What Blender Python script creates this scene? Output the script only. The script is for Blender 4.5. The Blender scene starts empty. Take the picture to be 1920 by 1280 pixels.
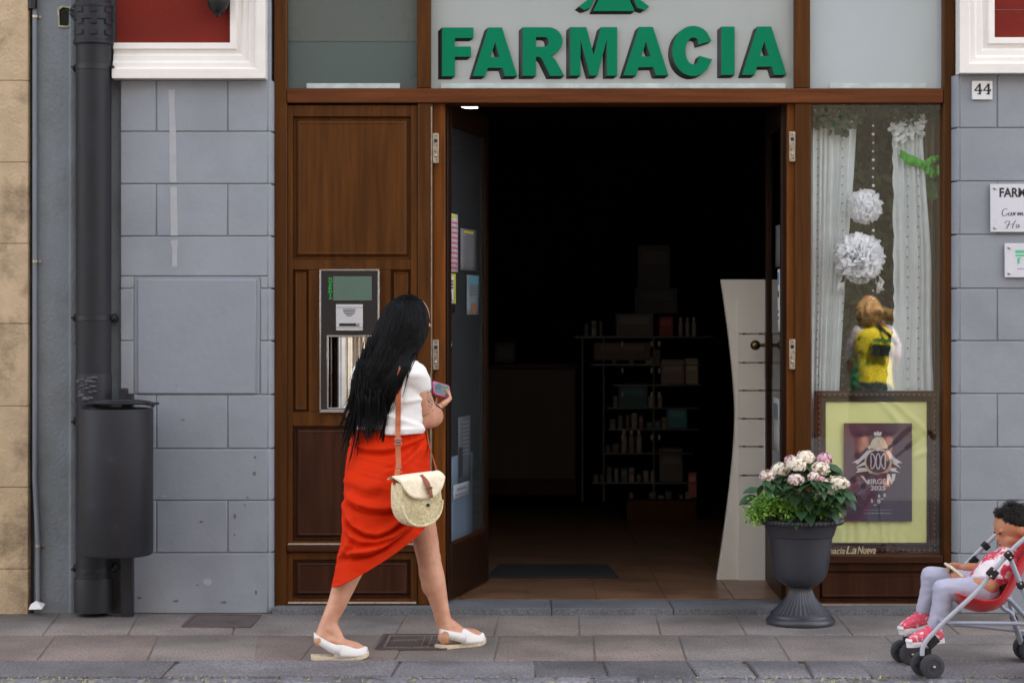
import bpy, math, random
from mathutils import Vector, Matrix, geometry, noise
R = math.radians
rng = random.Random(11)
S = bpy.context.scene
COL = S.collection
# ------------------------------------------------------------------ camera, sky, sun, exposure
CAMY, CAMZ, FPX = -9.5, 1.4, 3800.0
cd = bpy.data.cameras.new('camera'); cam = bpy.data.objects.new('camera', cd); COL.objects.link(cam)
cam.location = (0, CAMY, CAMZ); cam.rotation_euler = (R(90), 0, 0)
cd.sensor_width = 36; cd.lens = FPX / 1920 * 36
cd.shift_y = -50 / 1920
cd.clip_start = .1; cd.clip_end = 400
cd.dof.use_dof = True; cd.dof.focus_distance = 8.4; cd.dof.aperture_fstop = 3.5
S.camera = cam
SUN_EL, SUN_AZ = R(50), R(40)                    # sun stands behind the shop: the facade is in open shade
w = bpy.data.worlds.new('World'); S.world = w; w.use_nodes = True
nt = w.node_tree; bg = nt.nodes['Background']
sky = nt.nodes.new('ShaderNodeTexSky'); sky.sky_type = 'NISHITA'; sky.sun_disc = False
sky.sun_elevation = SUN_EL; sky.sun_rotation = SUN_AZ; sky.dust_density = 2.0; sky.ozone_density = .6
hs = nt.nodes.new('ShaderNodeHueSaturation'); hs.inputs['Saturation'].default_value = .3     # thin bright haze pales the blue
nt.links.new(sky.outputs[0], hs.inputs['Color']); nt.links.new(hs.outputs[0], bg.inputs[0]); bg.inputs[1].default_value = .15
sd = bpy.data.lights.new('sun', 'SUN'); sun = bpy.data.objects.new('sun', sd); COL.objects.link(sun)
sd.energy = 3.5; sd.angle = R(.5); sd.color = (1, .95, .87)
sun.rotation_euler = Vector((-math.sin(SUN_AZ) * math.cos(SUN_EL), -math.cos(SUN_AZ) * math.cos(SUN_EL), -math.sin(SUN_EL))).to_track_quat('-Z', 'Y').to_euler()
sun.location = (10, 12, 18)
S.view_settings.view_transform = 'Standard'; S.view_settings.look = 'None'
S.view_settings.exposure = 2.22; S.view_settings.gamma = 1
S.cycles.max_bounces = 8; S.cycles.diffuse_bounces = 4; S.cycles.transparent_max_bounces = 12
S.cycles.sample_clamp_indirect = 4

def P(px, py, y):
    s = FPX / (y - CAMY)
    return Vector(((px - 960) / s, y, CAMZ - (py - 590) / s))
def PX(px, y): return (px - 960) * (y - CAMY) / FPX
def PZ(py, y): return CAMZ - (py - 590) * (y - CAMY) / FPX
def lin(v):
    v /= 255.0
    return v / 12.92 if v <= .04045 else ((v + .055) / 1.055) ** 2.4
def C(r, g, b, k=1.0): return (lin(r) * k, lin(g) * k, lin(b) * k)

# ------------------------------------------------------------------ materials
def mat(name, col, rough=.55, metal=0., var=.12, vs=6., vscale=(1, 1, 1), bump=0., bs=60., coat=0., spec=.5, sheen=0., sss=0., col2=None, mask=(.42, .62), ms=3., emit=0., trans=0., alpha=1., aniso=None, detail=5):
    m = bpy.data.materials.new(name); m.use_nodes = True
    n = m.node_tree; L = n.links; b = n.nodes['Principled BSDF']
    tc = n.nodes.new('ShaderNodeTexCoord'); mp = n.nodes.new('ShaderNodeMapping'); mp.inputs['Scale'].default_value = vscale
    L.new(tc.outputs['Object'], mp.inputs[0])
    nz = n.nodes.new('ShaderNodeTexNoise'); nz.inputs['Scale'].default_value = vs; nz.inputs['Detail'].default_value = detail; nz.inputs['Roughness'].default_value = .6
    L.new(mp.outputs[0], nz.inputs['Vector'])
    rp = n.nodes.new('ShaderNodeValToRGB'); L.new(nz.outputs[0], rp.inputs[0])
    e = rp.color_ramp.elements
    e[0].position = .3; e[1].position = .7
    e[0].color = (*[c * (1 - var) for c in col], 1); e[1].color = (*[min(1, c * (1 + var)) for c in col], 1)
    out = rp.outputs[0]
    if col2:
        n2 = n.nodes.new('ShaderNodeTexNoise'); n2.inputs['Scale'].default_value = ms; n2.inputs['Detail'].default_value = 8; n2.inputs['Roughness'].default_value = .65
        L.new(mp.outputs[0], n2.inputs['Vector'])
        r2 = n.nodes.new('ShaderNodeValToRGB'); L.new(n2.outputs[0], r2.inputs[0])
        r2.color_ramp.elements[0].position = mask[0]; r2.color_ramp.elements[1].position = mask[1]
        mx = n.nodes.new('ShaderNodeMix'); mx.data_type = 'RGBA'
        L.new(r2.outputs[0], mx.inputs[0]); L.new(out, mx.inputs[6]); mx.inputs[7].default_value = (*col2, 1)
        out = mx.outputs[2]
    L.new(out, b.inputs['Base Color'])
    b.inputs['Roughness'].default_value = rough; b.inputs['Metallic'].default_value = metal
    b.inputs['Specular IOR Level'].default_value = spec
    b.inputs['Coat Weight'].default_value = coat; b.inputs['Coat Roughness'].default_value = .15
    b.inputs['Sheen Weight'].default_value = sheen
    if sss: b.inputs['Subsurface Weight'].default_value = sss; b.inputs['Subsurface Radius'].default_value = (.02, .008, .004); b.inputs['Subsurface Scale'].default_value = .3
    if trans: b.inputs['Transmission Weight'].default_value = trans
    if alpha < 1: b.inputs['Alpha'].default_value = alpha
    if emit: L.new(out, b.inputs['Emission Color']); b.inputs['Emission Strength'].default_value = emit
    # roughness breakup
    rr = n.nodes.new('ShaderNodeMapRange'); L.new(nz.outputs[0], rr.inputs[0]); rr.inputs[1].default_value = .3; rr.inputs[2].default_value = .7
    rr.inputs[3].default_value = max(0, rough * .85); rr.inputs[4].default_value = min(1, rough * 1.15); L.new(rr.outputs[0], b.inputs['Roughness'])
    if bump:
        nb = n.nodes.new('ShaderNodeTexNoise'); nb.inputs['Scale'].default_value = bs; nb.inputs['Detail'].default_value = 4
        L.new(mp.outputs[0], nb.inputs['Vector'])
        bp = n.nodes.new('ShaderNodeBump'); bp.inputs['Strength'].default_value = bump; bp.inputs['Distance'].default_value = .01
        L.new(nb.outputs[0], bp.inputs['Height']); L.new(bp.outputs[0], b.inputs['Normal'])
    return m
def attr_mat(name, rough=.7, bump=.3, bs=80., var=.2, vs=25., spec=.4, speck=None):
    """colour comes from the mesh's own 'tint' colours (each slab or stone its own stone), with grain on top"""
    m = mat(name, (1, 1, 1), rough, var=0, bump=bump, bs=bs, spec=spec)
    n = m.node_tree; L = n.links; b = n.nodes['Principled BSDF']
    at = n.nodes.new('ShaderNodeAttribute'); at.attribute_name = 'tint'
    nz = [q for q in n.nodes if q.type == 'TEX_NOISE'][0]; nz.inputs['Scale'].default_value = vs; nz.inputs['Detail'].default_value = 6; nz.inputs['Roughness'].default_value = .75
    rp = [q for q in n.nodes if q.type == 'VALTORGB'][0]
    rp.color_ramp.elements[0].position = .4; rp.color_ramp.elements[1].position = .6
    rp.color_ramp.elements[0].color = (1 - var, 1 - var, 1 - var, 1); rp.color_ramp.elements[1].color = (1 + var, 1 + var, 1 + var, 1)
    n3 = n.nodes.new('ShaderNodeTexNoise'); n3.inputs['Scale'].default_value = 2.3; n3.inputs['Detail'].default_value = 6
    tc = [q for q in n.nodes if q.type == 'TEX_COORD'][0]; L.new(tc.outputs['Object'], n3.inputs['Vector'])
    r3 = n.nodes.new('ShaderNodeMapRange'); L.new(n3.outputs[0], r3.inputs[0]); r3.inputs[1].default_value = .35; r3.inputs[2].default_value = .65; r3.inputs[3].default_value = .72; r3.inputs[4].default_value = 1.18
    mx = n.nodes.new('ShaderNodeMix'); mx.data_type = 'RGBA'; mx.blend_type = 'MULTIPLY'; mx.inputs[0].default_value = 1
    L.new(at.outputs['Color'], mx.inputs[6]); L.new(rp.outputs[0], mx.inputs[7])
    m2 = n.nodes.new('ShaderNodeMix'); m2.data_type = 'RGBA'; m2.blend_type = 'MULTIPLY'; m2.inputs[0].default_value = 1
    L.new(mx.outputs[2], m2.inputs[6]); L.new(r3.outputs[0], m2.inputs[7])
    L.new(m2.outputs[2], b.inputs['Base Color'])
    return m
def glass(name, refl=.1, tint=(1, 1, 1), rough=0.0, haze_mix=0., graze=.6):
    m = bpy.data.materials.new(name); m.use_nodes = True; n = m.node_tree; L = n.links
    for q in list(n.nodes):
        if q.type != 'OUTPUT_MATERIAL': n.nodes.remove(q)
    o = [q for q in n.nodes if q.type == 'OUTPUT_MATERIAL'][0]
    t = n.nodes.new('ShaderNodeBsdfTransparent'); t.inputs[0].default_value = (*tint, 1)
    g = n.nodes.new('ShaderNodeBsdfGlossy'); g.inputs['Roughness'].default_value = rough
    lw = n.nodes.new('ShaderNodeLayerWeight'); lw.inputs[0].default_value = .5
    fr = n.nodes.new('ShaderNodeMath'); fr.operation = 'POWER'; fr.inputs[1].default_value = 5; L.new(lw.outputs['Facing'], fr.inputs[0])
    ad = n.nodes.new('ShaderNodeMath'); ad.operation = 'MULTIPLY_ADD'; ad.inputs[1].default_value = graze; ad.inputs[2].default_value = refl; ad.use_clamp = True
    mx = n.nodes.new('ShaderNodeMixShader')
    L.new(fr.outputs[0], ad.inputs[0]); L.new(ad.outputs[0], mx.inputs[0]); L.new(t.outputs[0], mx.inputs[1]); L.new(g.outputs[0], mx.inputs[2]); L.new(mx.outputs[0], o.inputs[0])
    if haze_mix:  # grey veil mixed in, standing in for reflection and haze on the pane
        df = n.nodes.new('ShaderNodeBsdfDiffuse'); df.inputs[0].default_value = (.5, .54, .58, 1); m3 = n.nodes.new('ShaderNodeMixShader'); m3.inputs[0].default_value = haze_mix
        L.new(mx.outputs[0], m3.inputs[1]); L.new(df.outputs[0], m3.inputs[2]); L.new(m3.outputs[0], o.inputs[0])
    return m
def wood(name, col, rough=.5, coat=.04, axis='z', var=.38):
    sc = {'z': (22, 22, 1.3), 'x': (1.3, 22, 22), 'y': (22, 1.3, 22)}[axis]
    return mat(name, col, rough, var=var, vs=1.6, vscale=sc, coat=coat, spec=.16, bump=.12, bs=4, col2=tuple(c * .55 for c in col), mask=(.45, .8), ms=.6, detail=8)

# ------------------------------------------------------------------ mesh building
class MB:
    def __init__(s): s.v = []; s.f = []; s.mi = []; s.col = []; s.cur = 0; s.tint = None
    def add(s, vs, fs):
        o = len(s.v); s.v += [Vector(q) for q in vs]
        for f in fs:
            s.f.append([i + o for i in f]); s.mi.append(s.cur); s.col.append(s.tint)
        return o
    def box(s, x0, x1, y0, y1, z0, z1):
        if x0 > x1: x0, x1 = x1, x0
        if y0 > y1: y0, y1 = y1, y0
        if z0 > z1: z0, z1 = z1, z0
        s.add([(x0, y0, z0), (x1, y0, z0), (x1, y1, z0), (x0, y1, z0), (x0, y0, z1), (x1, y0, z1), (x1, y1, z1), (x0, y1, z1)],
              [(3, 2, 1, 0), (4, 5, 6, 7), (0, 1, 5, 4), (1, 2, 6, 5), (2, 3, 7, 6), (3, 0, 4, 7)])
        return s
    def pbox(s, px0, py0, px1, py1, y, depth):
        """box whose front face lies in plane y and runs back by depth"""
        return s.box(PX(px0, y), PX(px1, y), y, y + depth, PZ(py1, y), PZ(py0, y))
    def obox(s, c, u, v, w_):
        """oriented box: centre and three half-axis vectors"""
        c = Vector(c); u = Vector(u); v = Vector(v); w_ = Vector(w_)
        if u.cross(v).dot(w_) < 0: u = -u
        q = [c + a * u + b_ * v + d * w_ for d in (-1, 1) for b_ in (-1, 1) for a in (-1, 1)]
        s.add(q, [(0, 2, 3, 1), (4, 5, 7, 6), (0, 1, 5, 4), (2, 6, 7, 3), (0, 4, 6, 2), (1, 3, 7, 5)]); return s
    def loft(s, rings, cap0=True, cap1=True, closed=True, flip=False):
        n = len(rings[0]); o = len(s.v); vs = [p for r in rings for p in r]; fs = []
        for i in range(len(rings) - 1):
            for j in range(n if closed else n - 1):
                k = (j + 1) % n; f = (i * n + j, i * n + k, (i + 1) * n + k, (i + 1) * n + j)
                fs.append(f[::-1] if flip else f)
        if closed and cap0: fs.append(tuple(range(n)) if flip else tuple(range(n - 1, -1, -1)))
        if closed and cap1: q = tuple((len(rings) - 1) * n + j for j in range(n)); fs.append(q[::-1] if flip else q)
        s.add(vs, fs); return s
    def tube(s, pts, rad, seg=10, ends='flat', up=None, asp=1.0, closed=False):
        """swept tube; rad is a number or list; asp squeezes the section along the frame's second axis"""
        pts = [Vector(p) for p in pts]; n = len(pts)
        if not hasattr(rad, '__len__'): rad = [rad] * n
        T = []
        for i in range(n):
            a = pts[max(0, i - 1)] if not closed else pts[(i - 1) % n]; b = pts[min(n - 1, i + 1)] if not closed else pts[(i + 1) % n]
            d = b - a; T.append(d.normalized() if d.length > 1e-9 else Vector((0, 0, 1)))
        u = Vector(up) if up is not None else (Vector((0, 0, 1)) if abs(T[0].z) < .9 else Vector((1, 0, 0)))
        rings = []
        def ring(c, t, r):
            nonlocal u
            uu = u - t * u.dot(t)
            if uu.length < 1e-6: uu = t.orthogonal()
            uu.normalize()
            if up is None: u = uu
            vv = t.cross(uu)
            return [c + uu * (math.cos(2 * math.pi * j / seg) * r) + vv * (math.sin(2 * math.pi * j / seg) * r * asp) for j in range(seg)]
        for i in range(n):
            if i == 0 and ends == 'round' and not closed:
                for a in (80, 50, 25): rings.append(ring(pts[0] - T[0] * rad[0] * math.sin(R(a)), T[0], rad[0] * math.cos(R(a))))
            rings.append(ring(pts[i], T[i], rad[i]))
            if i == n - 1 and ends == 'round' and not closed:
                for a in (25, 50, 80): rings.append(ring(pts[-1] + T[-1] * rad[-1] * math.sin(R(a)), T[-1], rad[-1] * math.cos(R(a))))
        if closed: rings.append([q.copy() for q in rings[0]])
        s.loft(rings, not closed, not closed); return s
    def ell(s, c, r, rot=None, seg=20, rg=12):
        c = Vector(c); r = (r, r, r) if not hasattr(r, '__len__') else r
        M = rot if rot is not None else Matrix.Identity(3); rings = []
        for i in range(rg + 1):
            a = -math.pi / 2 + math.pi * (i + .02) / (rg + .04)
            rings.append([c + M @ Vector((r[0] * math.cos(a) * math.cos(2 * math.pi * j / seg), r[1] * math.cos(a) * math.sin(2 * math.pi * j / seg), r[2] * math.sin(a))) for j in range(seg)])
        s.loft(rings); return s
    def lathe(s, prof, c=(0, 0, 0), seg=48, fn=None, cap0=True, cap1=True):
        c = Vector(c); rings = []
        for k, (r, z) in enumerate(prof):
            rr = []
            for j in range(seg):
                a = 2 * math.pi * j / seg; q = r * (fn(k, a) if fn else 1)
                rr.append(c + Vector((q * math.cos(a), q * math.sin(a), z)))
            rings.append(rr)
        s.loft(rings, cap0, cap1); return s
    def poly(s, loops, f, th=0., side=True):
        """flat shape from 2-D loops (first outer, rest holes) mapped by f(u,v,w); w=0 front, w=th back"""
        if isinstance(loops[0][0], (int, float)): loops = [loops]
        flat = [p for l in loops for p in l]
        tr = geometry.tessellate_polygon([[Vector((p[0], p[1], 0)) for p in l] for l in loops])
        fr = [f(p[0], p[1], 0) for p in flat]
        out = []
        for t in tr:
            a, b, c = [flat[i] for i in t]
            ar = (b[0] - a[0]) * (c[1] - a[1]) - (b[1] - a[1]) * (c[0] - a[0])
            out.append(tuple(t) if ar > 0 else tuple(t[::-1]))
        s.add(fr, out)
        if th and side:
            for l in loops:
                n = len(l); a0 = sum(l[i][0] * l[(i + 1) % n][1] - l[(i + 1) % n][0] * l[i][1] for i in range(n))
                l2 = l if a0 > 0 else l[::-1]
                if l is not loops[0]: l2 = l2[::-1]
                vs = [f(p[0], p[1], 0) for p in l2] + [f(p[0], p[1], th) for p in l2]
                s.add(vs, [(i, i + n, (i + 1) % n + n, (i + 1) % n) for i in range(n)])
            s.add([f(p[0], p[1], th) for p in flat], [t[::-1] for t in out])
        return s
    def quad(s, a, b, c, d): s.add([a, b, c, d], [(0, 1, 2, 3)]); return s
    def mesh(s, name):
        me = bpy.data.meshes.new(name); me.from_pydata([tuple(q) for q in s.v], [], s.f); return me
    def pieces(s):
        """groups of faces that touch or whose boxes overlap"""
        par = list(range(len(s.v)))
        def find(a):
            while par[a] != a: par[a] = par[par[a]]; a = par[a]
            return a
        for f in s.f:
            for i in f[1:]: par[find(i)] = find(f[0])
        G_ = {}
        for k, f in enumerate(s.f): G_.setdefault(find(f[0]), []).append(k)
        B_ = []
        for ks in G_.values():
            vs = [s.v[i] for k in ks for i in s.f[k]]; B_.append([[min(v[a] for v in vs) - .001 for a in range(3)], [max(v[a] for v in vs) + .001 for a in range(3)], ks])
        done = False
        while not done:
            done = True
            for i in range(len(B_)):
                for j in range(i + 1, len(B_)):
                    if all(B_[i][0][a] <= B_[j][1][a] and B_[j][0][a] <= B_[i][1][a] for a in range(3)):
                        B_[i] = [[min(B_[i][0][a], B_[j][0][a]) for a in range(3)], [max(B_[i][1][a], B_[j][1][a]) for a in range(3)], B_[i][2] + B_[j][2]]; del B_[j]; done = False; break
                if not done: break
        return [b[2] for b in B_]
    def each(s, name, m, parent=None, **k):
        """one object per separate piece"""
        for ks in s.pieces():
            q = MB(); used = sorted({i for f in ks for i in s.f[f]}); mp = {i: n for n, i in enumerate(used)}
            q.v = [s.v[i] for i in used]; q.f = [[mp[i] for i in s.f[f]] for f in ks]; q.mi = [s.mi[f] for f in ks]; q.col = [s.col[f] for f in ks]
            q.build(name, m, parent, **k)
    def build(s, name, m, parent=None, bevel=0., sharp=38, smooth=True, label=None, cat=None, group=None, kind=None, solid=0., sub=0):
        me = s.mesh(name)
        ms = m if isinstance(m, (list, tuple)) else [m]
        for q in ms: me.materials.append(q)
        if len(ms) > 1: me.polygons.foreach_set('material_index', s.mi)
        if any(c is not None for c in s.col):
            ca = me.color_attributes.new('tint', 'FLOAT_COLOR', 'CORNER'); k = 0
            for pi, p in enumerate(me.polygons):
                for _ in p.vertices: ca.data[k].color = (*(s.col[pi] or (.2, .2, .2)), 1); k += 1
        return link(name, me, parent, bevel, sharp, smooth, label, cat, group, kind, solid, sub)
def link(name, me, parent=None, bevel=0., sharp=38, smooth=True, label=None, cat=None, group=None, kind=None, solid=0., sub=0):
    if smooth:
        me.polygons.foreach_set('use_smooth', [True] * len(me.polygons)); me.set_sharp_from_angle(angle=R(sharp))
    o = bpy.data.objects.new(name, me); COL.objects.link(o)
    if parent is not None: adopt(o, parent)
    if solid: md = o.modifiers.new('thickness', 'SOLIDIFY'); md.thickness = solid; md.offset = 0
    if bevel:
        md = o.modifiers.new('bevel', 'BEVEL'); md.width = bevel; md.segments = 2; md.limit_method = 'ANGLE'; md.angle_limit = R(40)
    if sub: md = o.modifiers.new('sub', 'SUBSURF'); md.levels = sub; md.render_levels = sub
    return tag(o, label, cat, group, kind)
def tag(o, label=None, cat=None, group=None, kind=None):
    if label: o['label'] = label
    if cat: o['category'] = cat
    if group: o['group'] = group
    if kind: o['kind'] = kind
    return o
def adopt(o, parent):
    o.parent = parent
    o.matrix_parent_inverse = (Matrix.Translation(-parent.location) if parent.parent is None else Matrix.Identity(4))
def thing(name, label, cat, loc=(0, 0, 0), group=None):
    o = bpy.data.objects.new(name, None); COL.objects.link(o); o.location = loc; o.empty_display_size = .1
    return tag(o, label, cat, group)
def remesh(mb, voxel, sm=6, name='body', fac=.5):
    me = mb.mesh(name); o = bpy.data.objects.new('tmp', me); COL.objects.link(o)
    md = o.modifiers.new('r', 'REMESH'); md.mode = 'VOXEL'; md.voxel_size = voxel
    if sm: m2 = o.modifiers.new('s', 'SMOOTH'); m2.factor = fac; m2.iterations = sm
    bpy.context.view_layer.update()
    dg = bpy.context.evaluated_depsgraph_get()
    out = bpy.data.meshes.new_from_object(o.evaluated_get(dg)); out.name = name
    bpy.data.objects.remove(o); bpy.data.meshes.remove(me)
    out.materials.clear()
    return out
def displace(me, fn):
    """push every vertex along its normal by fn(co)"""
    N = [v.normal.copy() for v in me.vertices]; K = [v.co.copy() for v in me.vertices]
    flat = []
    for c, n in zip(K, N): flat.extend(c + n * fn(c))
    me.vertices.foreach_set('co', flat); me.update()
def text_mesh(txt, shear=0., offset=0.):
    cu = bpy.data.curves.new('t', 'FONT'); cu.body = txt; cu.size = 1; cu.shear = shear; cu.offset = offset; cu.resolution_u = 4; cu.fill_mode = 'FRONT'
    o = bpy.data.objects.new('t', cu); COL.objects.link(o); bpy.context.view_layer.update()
    me = bpy.data.meshes.new_from_object(o.evaluated_get(bpy.context.evaluated_depsgraph_get()))
    v = [q.co.copy() for q in me.vertices]; f = [tuple(p.vertices) for p in me.polygons]
    bpy.data.objects.remove(o); bpy.data.curves.remove(cu); bpy.data.meshes.remove(me)
    return v, f
def put_text(mb, txt, x0, z0, x1, z1, y, shear=0., offset=0., mapf=None):
    """letters stretched into the rectangle x0..x1, z0..z1 of plane y, facing the street"""
    v, f = text_mesh(txt, shear, offset)
    ax = min(q.x for q in v); bx = max(q.x for q in v); az = min(q.y for q in v); bz = max(q.y for q in v)
    vs = []
    for q in v:
        u = x0 + (q.x - ax) / (bx - ax) * (x1 - x0); t = z0 + (q.y - az) / (bz - az) * (z1 - z0)
        vs.append(mapf(u, t) if mapf else (u, y, t))
    mb.add(vs, f)
def ptext(mb, txt, px0, py0, px1, py1, y, **k):
    put_text(mb, txt, PX(px0, y), PZ(py1, y), PX(px1, y), PZ(py0, y), y, **k)
def leaf(mb, p, d, nrm, L, W, bend=.25):
    d = Vector(d).normalized(); nrm = Vector(nrm); nrm = nrm - d * nrm.dot(d)
    if nrm.length < 1e-5: nrm = d.orthogonal()
    nrm.normalize(); sd_ = d.cross(nrm); p = Vector(p)
    vs = [p]
    for t, w_ in ((.25, .75), (.55, 1.), (.82, .6)):
        c = p + d * L * t - nrm * L * bend * t * t
        vs += [c + sd_ * W * w_ * .5 + nrm * W * .12, c, c - sd_ * W * w_ * .5 + nrm * W * .12]
    vs.append(p + d * L - nrm * L * bend)
    mb.add(vs, [(0, 2, 1), (0, 3, 2), (1, 2, 5, 4), (2, 3, 6, 5), (4, 5, 8, 7), (5, 6, 9, 8), (7, 8, 10), (8, 9, 10)])
def catmull(pts, n=6):
    pts = [Vector(p) for p in pts]; out = []
    for i in range(len(pts) - 1):
        a = pts[max(0, i - 1)]; b = pts[i]; c = pts[i + 1]; d = pts[min(len(pts) - 1, i + 2)]
        for k in range(n):
            t = k / n
            out.append(.5 * (2 * b + (c - a) * t + (2 * a - 5 * b + 4 * c - d) * t * t + (3 * b - a - 3 * c + d) * t ** 3))
    out.append(pts[-1]); return out
def cat1(xs, n=6): return [q.x for q in catmull([(x, 0, 0) for x in xs], n)]

# ------------------------------------------------------------------ palette
M = {}
M['wall'] = mat('grey_wall_paint', C(147, 152, 160), .6, var=.05, vs=3, bump=.12, bs=45, col2=C(132, 136, 145), mask=(.45, .8), ms=2.6, spec=.35)
M['strip'] = mat('grey_render', C(124, 130, 136), .8, var=.09, vs=4, bump=.5, bs=60, col2=C(108, 112, 112), mask=(.48, .72), ms=2.5)
M['stone'] = mat('sandstone', C(190, 167, 136), .85, var=.16, vs=7, bump=.5, bs=70, col2=C(126, 106, 84), mask=(.5, .68), ms=3.2)
M['white'] = mat('white_moulding_paint', C(238, 233, 228, .97), .5, var=.04, vs=5, bump=.06, bs=40)
M['red'] = mat('oxblood_plaster', C(118, 40, 32), .8, spec=.15, var=.12, vs=2.5, bump=.15, bs=35)
M['wood'] = wood('brown_wood_upright', C(82, 46, 11))
M['woodx'] = wood('brown_wood_rail', C(96, 52, 24), axis='x')
M['woodl'] = wood('pale_brown_wood', C(112, 62, 18))  # paler brown used on the door lining
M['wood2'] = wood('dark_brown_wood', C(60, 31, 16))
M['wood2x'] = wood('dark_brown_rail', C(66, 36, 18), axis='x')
M['wood3'] = wood('shaded_brown_wood', C(44, 25, 14))  # darker copy of the brown wood, shade inside the doorway painted in
M['steel'] = mat('polished_steel', (.62, .62, .64), .13, 1.0, var=.04, vs=3, vscale=(1, 1, 12))
M['dsteel'] = mat('dark_mirror_steel', (.009, .01, .016), .07, .0, var=.1, vs=3, coat=.4, spec=.6)
M['nickel'] = mat('aged_nickel', (.5, .46, .4), .36, 1.0, var=.25, vs=40)
M['brass'] = mat('dark_brass', (.16, .11, .06), .3, 1.0, var=.2, vs=20)
M['pipe'] = mat('anthracite_paint', C(42, 42, 47), .5, var=.15, vs=5, bump=.08, bs=50, spec=.25, col2=C(66, 66, 70), mask=(.6, .8), ms=5)
M['black'] = mat('black_plastic', C(24, 24, 27), .5, var=.1)
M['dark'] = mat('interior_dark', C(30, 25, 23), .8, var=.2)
M['glass'] = glass('window_glass', .085)
M['dglass'] = glass('door_glass', .05, (.85, .87, .88), haze_mix=.04, graze=.05)
M['cglass'] = glass('clear_door_glass', .03, (.97, .98, .98), graze=.04)
M['paper'] = mat('white_paper', C(225, 222, 222), .8, var=.03)
# ================================================================== GROUND
def slab(mb, q, z0, z1, tint, ch=.004):
    """stone with a worn chamfer; q = 4 plan corners (counter-clockwise)"""
    c = sum((Vector((p[0], p[1], 0)) for p in q), Vector()) / 4
    lo = [Vector((p[0], p[1], z0)) for p in q]; mi = [Vector((p[0], p[1], z1 - ch)) for p in q]
    hi = []
    for p in q:
        d = Vector((c.x - p[0], c.y - p[1], 0)); d.normalize(); hi.append(Vector((p[0], p[1], z1)) + d * ch * 1.6)
    mb.tint = tint
    mb.add(lo + mi + hi, [(0, 1, 5, 4), (1, 2, 6, 5), (2, 3, 7, 6), (3, 0, 4, 7), (4, 5, 9, 8), (5, 6, 10, 9), (6, 7, 11, 10), (7, 4, 8, 11), (8, 9, 10, 11)])
m_slab = attr_mat('paving_stone', .85, .6, 120, .3, 95)
m_kerb = attr_mat('basalt_kerb', .8, .7, 90, .45, 95)
m_cob = attr_mat('basalt_cobble', .6, .8, 60, .35, 70)
m_joint = mat('joint_mortar', C(84, 76, 70), .95, var=.3, vs=30, bump=.5, bs=90)
m_joint2 = mat('pale_joint_grit', C(132, 128, 124), .95, var=.35, vs=25, bump=.6, bs=80)
g = MB(); g.box(-60, 60, -60, -1.66, -.5, -.028); g.build('road', mat('far_road_stone', C(66, 64, 66), .8, var=.25, vs=9, bump=.6, bs=14, col2=C(120, 116, 112), mask=(.62, .68), ms=9), kind='structure')
g = MB()
# joint bed, then slabs in two courses
g.tint = C(112, 104, 98); g.box(-7, 7, -1.285, .5, -.3, -.0028)
palette = [C(133, 123, 118), C(131, 122, 118), C(135, 125, 120), C(130, 122, 119), C(134, 122, 115)]
rows = [(-.63, .02), (-1.28, -.637)]
for ri, (ya, yb) in enumerate(rows):
    x = -6.5 + ri * .2
    while x < 6.5:
        L = .385 + rng.uniform(-.05, .05)
        if x < -1.2: L = rng.uniform(.36, .5)
        if x > 1.0: L = rng.uniform(.4, .58)
        sk = -.04 if x > -1.2 else .13
        t = palette[rng.randrange(5)]
        if x < -.95 and ri == 1: t = C(136, 122, 115) if rng.random() < .6 else t
        k = rng.uniform(.88, .95); t = tuple(c * k for c in t)
        h = rng.uniform(-.002, .002)
        split = rng.random() < .3 and x > .9
        def q4(y0, y1): return [(x + sk * (y0 / -.63) * .5, y0), (x + L - .0045 + sk * (y0 / -.63) * .5, y0), (x + L - .0045 + sk * (y1 / -.63) * .5, y1), (x + sk * (y1 / -.63) * .5, y1)]
        if split:
            ym = (ya + yb) / 2 + rng.uniform(-.08, .08)
            slab(g, q4(ya, ym - .005), -.1, h, t); slab(g, q4(ym, yb), -.1, h + .001, tuple(c * .95 for c in t))
        else: slab(g, q4(ya, yb), -.1, h, t)
        x += L
g.build('pavement', m_slab, kind='structure')
g = MB(); g.tint = C(120, 114, 110); g.box(-7, 7, -1.652, -1.287, -.3, -.012)
x = -6.7
while x < 6.6:
    L = rng.uniform(.55, .95)
    rough = False
    if -.2 < x < 1.4: L = rng.uniform(.2, .36)
    t = C(118, 114, 117); k = rng.uniform(.82, 1.1)
    if -.2 < x < .45: k *= .72
    sk = rng.uniform(-.03, .03)
    slab(g, [(x, -1.645), (x + L - .007, -1.645), (x + L - .007 + sk, -1.288 - rng.uniform(0, .01)), (x + sk, -1.288)], -.1, .001 + rng.uniform(-.003, .003), tuple(c * k for c in t), .008)
    x += L
g.build('kerb', m_kerb, kind='structure')
g = MB(); y = -1.66
row = 0
while y > -2.9:
    d = rng.uniform(.085, .11); x = -4.2 + rng.uniform(0, .1)
    while x < 4.2:
        L = rng.uniform(.1, .19); k = rng.uniform(.75, 1.15); t = C(118, 116, 122)
        j = lambda: rng.uniform(-.008, .008)
        slab(g, [(x + j(), y - d + .012 + j()), (x + L - .014 + j(), y - d + .012 + j()), (x + L - .014 + j(), y + j() * .3), (x + j(), y + j() * .3)], -.08, rng.uniform(-.008, .004), tuple(c * k for c in t), .009)
        x += L
    y -= d
g.cur = 1; g.tint = None; g.box(-4.3, 4.3, -3.0, -1.656, -.3, -.009)
g.build('cobblestones', [m_cob, m_joint2], kind='structure')
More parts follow.
